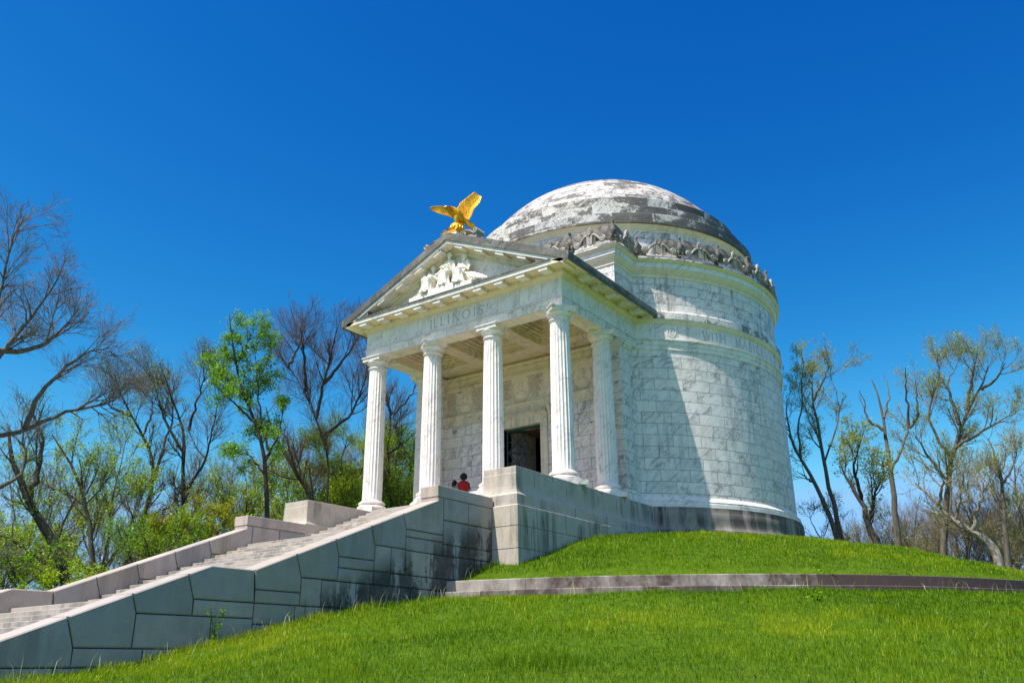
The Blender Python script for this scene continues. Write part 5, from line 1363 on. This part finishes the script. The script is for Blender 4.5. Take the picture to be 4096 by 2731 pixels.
B = dict(trunkmat='bark_dark', twigmat='twig_brown')
TS = [
 ('bare_tree', 'T1', 'huge bare tree at the far left with long curved limbs reaching right', GW, dict(r0=.22, d1=2.6, l1=(.9, 2.1), n2=8, n3=5, n4=2, twigmat='twig_grey', trunkmat='bark_mid', up=.02)),
 ('leaning_tree', 'T2', 'dark bare trunk leaning left and forked low beside the lower stair wall', GW, dict(r0=.30, d1=1.1, l1=(1.2, 2.4), n2=6, n3=5, leaf='leaf_fresh', nleaf=900, lsize=.05, leaf_t=1, lsp=.2)),
 ('budding_tree', 'T3', 'many stemmed yellow green budding tree behind the lower flight of stairs', GW, dict(r0=.17, d1=2.2, l1=(1.0, 2.4), n2=8, n3=5, leaf='leaf_lime', nleaf=10500, lsize=.050, lsp=.08, trunkmat='bark_mid', twigmat='twig_brown')),
 ('bare_tree', 'T4', 'bare upright tree with fine twigs, second bare crown from the left', GW, dict(r0=.17, d1=2.4, l1=(1.3, 2.6), n2=12, n3=6, leaf='leaf_lime', nleaf=2500, lsize=.045)),
 ('bare_tree', 'T5', 'bare forked tree with reddish twigs, just left of the tall leafy tree', GW, dict(r0=.17, d1=2.4, l1=(1.2, 2.4), n2=12, n3=6, leaf='leaf_lime', nleaf=1800, lsize=.045)),
 ('leafy_tree', 'T6', 'slim tall tree in bright fresh green leaf rising above the stairs', GW, dict(r0=.13, d1=3.4, l1=(.5, 1.25), n2=6, n3=4, leaf='leaf_fresh', nleaf=14000, lsize=.056, lsp=.10, up=.02)),
 ('bare_tree', 'T7', 'wide bare tree with thick dark forked trunks left of the porch', GW, dict(r0=.20, d1=2.6, l1=(1.3, 2.6), n2=12, n3=6, twigmat='twig_brown')),
 ('bare_tree', 'T8', 'bare tree seen between the first two porch columns', GW, dict(r0=.18, d1=2.4, l1=(1.3, 2.6), n2=12, n3=6)),
 ('leafy_tree', 'G9', 'rounded lime green tree just left of the first porch column', GW, dict(r0=.13, d1=4.2, l1=(1.0, 2.2), n2=8, n3=5, leaf='leaf_lime', nleaf=22000, lsize=.044, lsp=.13, up=.03)),
 ('leafy_tree', 'G10', 'rounded lime green tree between the first and second porch columns', GW, dict(r0=.14, d1=4.6, l1=(1.2, 2.4), n2=8, n3=5, leaf='leaf_lime', nleaf=26000, lsize=.044, lsp=.14, up=.03)),
 ('leafy_shrub', 'G11', 'yellow flowering small tree left of the stepped end block', GW, dict(r0=.09, d1=5, l1=(.7, 1.5), n2=7, n3=4, leaf='leaf_yellow', nleaf=11000, lsize=.05, lsp=.1, up=.05)),
 ('leafy_shrub', 'G12', 'full mid green small tree above the middle of the far stair wall', GW, dict(r0=.10, d1=5, l1=(.8, 1.8), n2=6, n3=4, leaf='leaf_fresh', nleaf=5000, lsize=.045, lsp=.12, up=.04)),
 ('leafy_shrub', 'G13', 'bright green bush in the lower left corner behind the stairs', GW, dict(r0=.08, d1=6, l1=(.8, 1.7), n2=6, n3=4, leaf='leaf_fresh', nleaf=2200, lsize=.050, lsp=.12, up=.03)),
 ('leafy_shrub', 'G14', 'low green bush at the foot of the leaning trunk', GW, dict(r0=.06, d1=7, l1=(.6, 1.2), n2=6, n3=4, leaf='leaf_lime', nleaf=4500, lsize=.045, lsp=.1, up=.03)),
 ('budding_tree', 'G15', 'thin budding tree low behind the tall leafy tree', GW, dict(r0=.11, d1=4, l1=(1.0, 2.2), n2=7, n3=5, leaf='leaf_lime', nleaf=6500, lsize=.055, lsp=.1)),
 ('budding_tree', 'R1', 'slanting tree with sparse olive leaves beside the drum', GE_, dict(r0=.14, d1=2.0, l1=(.9, 2.0), n2=6, n3=5, leaf='leaf_olive', nleaf=3600, lsize=.040, lsp=.07, trunkmat='bark_mid', twigmat='twig_tan')),
 ('budding_tree', 'R1b', 'upright twin trunked tree with sparse olive leaves near the drum', GE_, dict(r0=.14, d1=2.0, l1=(.9, 2.0), n2=6, n3=5, leaf='leaf_olive', nleaf=3600, lsize=.040, lsp=.07, trunkmat='bark_mid', twigmat='twig_tan')),
 ('budding_tree', 'R1c', 'shorter dark tree leaning left, between the drum trees and the dead tree', GE_, dict(r0=.19, d1=3.0, l1=(.9, 2.0), n2=8, n3=5, leaf='leaf_olive', nleaf=3000, lsize=.055, lsp=.08, trunkmat='bark_dark', twigmat='twig_tan')),
 ('dead_tree', 'R2', 'dead grey tree with a few twisted leafless limbs', GE_, dict(r0=.17, d1=.32, l1=(.4, 1.2), n2=1, n3=1, trunkmat='bark_mid', twigmat='twig_grey', tw=.9)),
 ('budding_tree', 'R3', 'tallest tree on the right with a wide sparse olive green crown', GE_, dict(r0=.19, d1=2.4, l1=(1.1, 2.2), n2=8, n3=6, leaf='leaf_olive', nleaf=9500, lsize=.042, lsp=.09, trunkmat='bark_mid', twigmat='twig_tan')),
 ('leaning_tree', 'R4', 'pale leaning trunk bending left with bare brown twigs', GE_, dict(r0=.20, d1=2.6, l1=(1.0, 2.2), n2=8, n3=5, trunkmat='bark_pale', twigmat='twig_tan', leaf='leaf_olive', nleaf=900, lsize=.05)),
 ('bare_tree', 'R5', 'bare brownish tree at the right edge of the picture', GE_, dict(r0=.15, d1=2.4, l1=(1.0, 2.2), n2=8, n3=5, trunkmat='bark_mid', twigmat='twig_tan', leaf='leaf_olive', nleaf=1500, lsize=.05)),
 ('bare_tree', 'R6', 'slender bare tree right of the tallest tree', GE_, dict(r0=.12, d1=2.6, l1=(.9, 2.0), n2=8, n3=5, trunkmat='bark_mid', twigmat='twig_tan')),
 ('bare_sapling', 'R7', 'low bare sapling right against the foot of the drum', GE_, dict(r0=.07, d1=4, l1=(.6, 1.3), n2=7, n3=4, trunkmat='bark_mid', twigmat='twig_tan', leaf='leaf_olive', nleaf=500, lsize=.05))]
CAT = dict(bare_tree='tree', leaning_tree='tree', budding_tree='tree', leafy_tree='tree', leafy_shrub='shrub', dead_tree='tree', bare_sapling='sapling')
for i, (nm, key, lab, grp, kw) in enumerate(TS):
    x, y, rz, limbs = LIMBS[key]
    make_tree(nm, (x, y, float(gz(x, y))), rz, limbs, lab, CAT[nm], grp, 100+i, **kw)
# background copies farther down the slopes
def synth(seed, h, sp):
    rg = np.random.default_rng(seed); L = [[(0, -.3), (rg.uniform(-.3, .3), h*.3), (rg.uniform(-.6, .6), h*.55), (rg.uniform(-1, 1), h*.95)]]
    for k in range(6):
        s = 1 if k % 2 else -1; z0 = h*rg.uniform(.2, .55); u = s*sp*rg.uniform(.5, 1); L.append([(0, z0), (u*.4, z0+h*.14), (u*.75, z0+h*.28), (u, min(h*.97, z0+h*.45))])
    return L
protos = {}
for k, (nm, h, sp, kw) in dict(
  a=('bare_tree', 11, 3.2, dict(r0=.18, d1=2.0, l1=(1.3, 2.8), n2=9, n3=6, twigmat='twig_grey', trunkmat='bark_mid')),
  b=('bare_tree', 9, 3.6, dict(r0=.15, d1=2.4, l1=(1.3, 2.6), n2=9, n3=6, twigmat='twig_tan', trunkmat='bark_mid')),
  c=('budding_tree', 8, 3.0, dict(r0=.13, d1=2.6, l1=(1.0, 2.2), n2=8, n3=5, leaf='leaf_lime', nleaf=7000, lsize=.07, lsp=.12, twigmat='twig_brown')),
  d=('thicket_shrub', 4.2, 3.2, dict(r0=.07, d1=3.0, l1=(.9, 2.0), n2=6, n3=4, twigmat='twig_tan', trunkmat='bark_mid', leaf='leaf_olive', nleaf=1500, lsize=.055)),
  e=('thicket_shrub', 4.0, 3.2, dict(r0=.07, d1=4.5, l1=(.9, 1.9), n2=8, n3=5, leaf='leaf_fresh', nleaf=15000, lsize=.045, lsp=.16))).items():
    protos[k] = (nm, h, sp, kw)
made = {}
def back(key, px, dist, sc, label, grp, zoff=0):
    d = pray(px, 1300); b = Vector((d.x, d.y)).normalized(); x, y = CAM.x+b.x*dist, CAM.y+b.y*dist; z = float(gz(x, y))+zoff
    nm, h, sp, kw = protos[key]
    if key not in made:
        made[key] = make_tree(nm, (x, y, z), 0, synth(hash(key) % 97 if False else ord(key), h, sp), label, 'tree' if 'tree' in nm else 'shrub', grp, 300+ord(key), **kw)
        e = made[key]; e.scale = (sc,)*3
    else:
        s0 = made[key]; e = s0.copy(); COL.objects.link(e); e.location = (x, y, z); e.scale = (sc,)*3
        for ch in list(s0.children): c = ch.copy(); COL.objects.link(c); c.parent = e
        e['label'] = label
        e['group'] = grp
    e.rotation_euler = (0, 0, random.uniform(0, 6.28)); return e
LB = dict(a='grey bare tree', b='tan bare tree', c='lime budding tree', d='low tangled bare thicket', e='leafy green thicket')
def lab(key, px, dist):     # the landmark each background tree stands behind
    near = [(10, 'behind the bush in the lower left corner'), (60, 'behind the limbs of the huge left tree'), (130, 'behind the leaning dark trunk'), (240, 'behind the many stemmed budding tree'), (330, 'behind the second bare crown from left'),
      (390, 'just right of the second bare crown'), (480, 'behind the bare forked tree with reddish twigs'), (560, 'left of the tall leafy tree trunk'), (640, 'right of the tall leafy tree trunk'), (660, 'beyond the far end block of the stairs'), (700, 'behind the thick forked trunks'), (790, 'just left of the first column'), (820, 'behind the first column'),
      (860, 'seen past the foot of the first column'), (870, 'between the first two columns'), (880, 'low between the first two columns'), (930, 'beside the second column'), (940, 'behind the second column'),
      (1960, 'behind the leaning tree near the drum'), (1985, 'left of the dead tree'), (2060, 'at the foot of the dead tree'), (2110, 'between the dead tree and the tallest right tree'), (2130, 'left of the trunk of the tallest right tree'), (2150, 'far behind the tallest right tree'),
      (2215, 'behind the pale leaning trunk'), (2220, 'under the pale leaning trunk'), (2290, 'behind the bend of the pale trunk'), (2310, 'at the foot of the pale trunk'), (2345, 'beside the tree at the right edge'), (2350, 'far behind the tree at the right edge'), (2385, 'at the right edge of the mound')]
    return LB[key]+' '+dict(near)[px]
gl = 'woods far behind the staircase'; gr_ = 'thicket on the skyline beyond the mound'
for key, px, dist, sc in [('a', 60, 58, 1.15), ('a', 240, 62, 1.1), ('b', 330, 60, 1.15), ('a', 480, 60, 1.2), ('b', 560, 62, 1.1), ('a', 660, 58, 1.15), ('a', 820, 60, 1.3), ('b', 870, 56, 1.25), ('a', 940, 62, 1.4),
   ('c', 130, 56, 1.1), ('c', 390, 58, 1.05), ('c', 640, 54, 1.0), ('c', 700, 50, 1.05), ('c', 880, 52, 1.1), ('c', 10, 50, .9)]:
    back(key, px, dist, sc, lab(key, px, dist), gl)
for px, dist, sc in [(700, 52, 1.2), (790, 50, 1.5), (860, 52, 1.6), (930, 50, 1.7)]:
    back('e', px, dist, sc, lab('e', px, dist), gl)
for px, dist, sc in [(1960, 50, .8), (2060, 50, .8), (2130, 50, .8), (2220, 48, .8), (2310, 47, .85), (2385, 46, .9)]:
    back('d', px, dist, sc, lab('d', px, dist), gr_)
for px, dist, sc in [(2150, 57, .8), (2350, 55, .95), (2110, 50, .62), (2215, 49, .62), (2290, 48, .62), (2345, 47, .7), (1985, 52, .55)]:
    back('b', px, dist, sc, lab('b', px, dist), gr_)
# ================================================================== PEOPLE (seen from behind on the porch)
def skin_mat(n, c): return plain(n, c, .55, nsc=20, amp=.08)
M['skin'] = skin_mat('brown skin', (.20, .10, .06)); M['hair'] = plain('black hair', (.012, .011, .012), .7, nsc=60, amp=.5, bump=1, bd=.02)
M['red'] = plain('red fabric', (.36, .010, .012), .8, nsc=14, amp=.2, bump=.3, bd=.01); M['denim'] = plain('dark trousers', (.02, .022, .03), .8)
M['print'] = plain('patterned dark blouse', (.10, .03, .10), .8, nsc=30, amp=.6, col2=(.5, .42, .5))
M['strap'] = plain('tan leather strap', (.30, .13, .05), .6)
def person(loc, h, face, label, top, hairr, arm_up):
    """standing figure of height h, local +Y is the facing direction"""
    k = h/1.70; e = empty('person', loc, label, 'person'); e.rotation_euler = (0, 0, face)
    m = MB()
    m.ell((0, .01, 1.60), (.075, .095, .115), 16, 12); m.ell((0, .105, 1.585), (.014, .022, .022), 8, 6)     # head, nose
    for s in (1, -1):
        m.ell((s*.030, .088, 1.605), (.014, .010, .009), 8, 6); m.ell((s*.078, .0, 1.59), (.012, .022, .032), 8, 6)
    m.ell((0, .092, 1.545), (.028, .010, .009), 8, 6)
    m.tube([(0, -.01, 1.38), (0, 0, 1.50)], [.06, .052], 12)
    m.ell((0, 0, 1.26), (.165, .105, .17), 16, 12); m.ell((0, 0, 1.36), (.19, .08, .06), 16, 8); m.ell((0, 0, 1.05), (.135, .10, .17), 14, 10); m.ell((0, -.01, .92), (.17, .125, .13), 14, 10)
    for s in (1, -1):
        sh = (s*.185, 0, 1.36); el = (s*.235, .05 if arm_up else -.01, 1.09); wr = (s*.12, .28, 1.14) if arm_up else (s*.26, .06, .84)
        m.tube([sh, el, wr], [.055, .043, .028], 12)
        W3 = Vector(wr); dr_ = (W3-Vector(el)).normalized(); sd = Vector((1, 0, 0)) if abs(dr_.x) < .9 else Vector((0, 1, 0)); nn = dr_.cross(sd).normalized()
        m.ell(W3+dr_*.045, (.036, .04, .038), 10, 8)
        for q in range(4):
            f = (q-1.5)*.019; L = (.062, .075, .070, .055)[q]
            m.tube([W3+dr_*.07+sd*f, W3+dr_*(.07+L*.55)+sd*f*1.1+nn*.008, W3+dr_*(.07+L*.9)+sd*f*1.1+nn*.026], [.0095, .009, .0075], 7)
        m.tube([W3+dr_*.03+sd*(-s*.03), W3+dr_*.065+sd*(-s*.052)+nn*.01, W3+dr_*.095+sd*(-s*.050)+nn*.02], [.012, .010, .008], 7)
        m.tube([(s*.09, 0, .90), (s*.095, .01, .50), (s*.095, -.01, .09)], [.088, .062, .042], 12); m.ell((s*.095, .055, .035), (.04, .12, .035), 10, 8)
    for i, v in enumerate(m.v): m.v[i] = tuple(Vector(v)*k)
    b = m.build('body', M['skin'], None); b.parent = e; remesh(b, .011)
    hm = MB(); hm.ell((0, -.035, 1.62), (hairr[0], hairr[1], hairr[2]), 20, 14, fn=lambda q: q*(1+.05*noise.noise(q*22)))
    if hairr[3]: hm.tube([(0, -.07, 1.62), (0, -.10, 1.50), (0, -.09, 1.36)], [.10, .085, .05], 12)
    for i, v in enumerate(hm.v): hm.v[i] = tuple(Vector(v)*k)
    o = hm.build('hair', M['hair'], None); o.parent = e
    t = MB(); t.lathe([(.01, .72), (.225, .72), (.20, .86), (.185, .95), (.172, 1.08), (.195, 1.22), (.222, 1.34), (.17, 1.42), (.075, 1.455), (.01, 1.46)], (0, 0), 28, rfn=lambda r, z, th: r*(.78+.22*abs(math.sin(th))**1.2)*(1+.03*math.sin(th*9)*(z < 1)))
    for s in (1, -1): t.tube([(s*.17, 0, 1.38), (s*.235, .05 if arm_up else -.01, 1.12)], [.072, .062], 12)
    for i, v in enumerate(t.v): t.v[i] = tuple(Vector(v)*k)
    o = t.build('top', M[top], None); o.parent = e; remesh(o, .014)
    p_ = MB(); p_.ell((0, -.01, .90), (.185, .14, .14), 14, 10)
    for s in (1, -1): p_.tube([(s*.09, 0, .88), (s*.097, .01, .50), (s*.097, -.01, .10)], [.105, .078, .066], 12)
    for i, v in enumerate(p_.v): p_.v[i] = tuple(Vector(v)*k)
    o = p_.build('trousers', M['denim'], None); o.parent = e; remesh(o, .014)
    return e
e1 = person((-1.90, 2.55, -.165), 1.64, R_(38), 'woman in a red top with large round black hair, seen from behind on the porch', 'red', (.155, .155, .150, 0), True)
st_ = MB(); st_.tube([(.13, -.10, 1.38), (.15, -.125, 1.2), (.17, -.13, 1.0), (.2, -.10, .82)], .012, 6); o = st_.build('bag_strap', M['strap'], None); o.parent = e1
e2 = person((-2.22, 2.42, -.165), 1.42, R_(-20), 'shorter person with long dark hair beside the woman in red on the porch', 'print', (.098, .105, .125, 1), True)
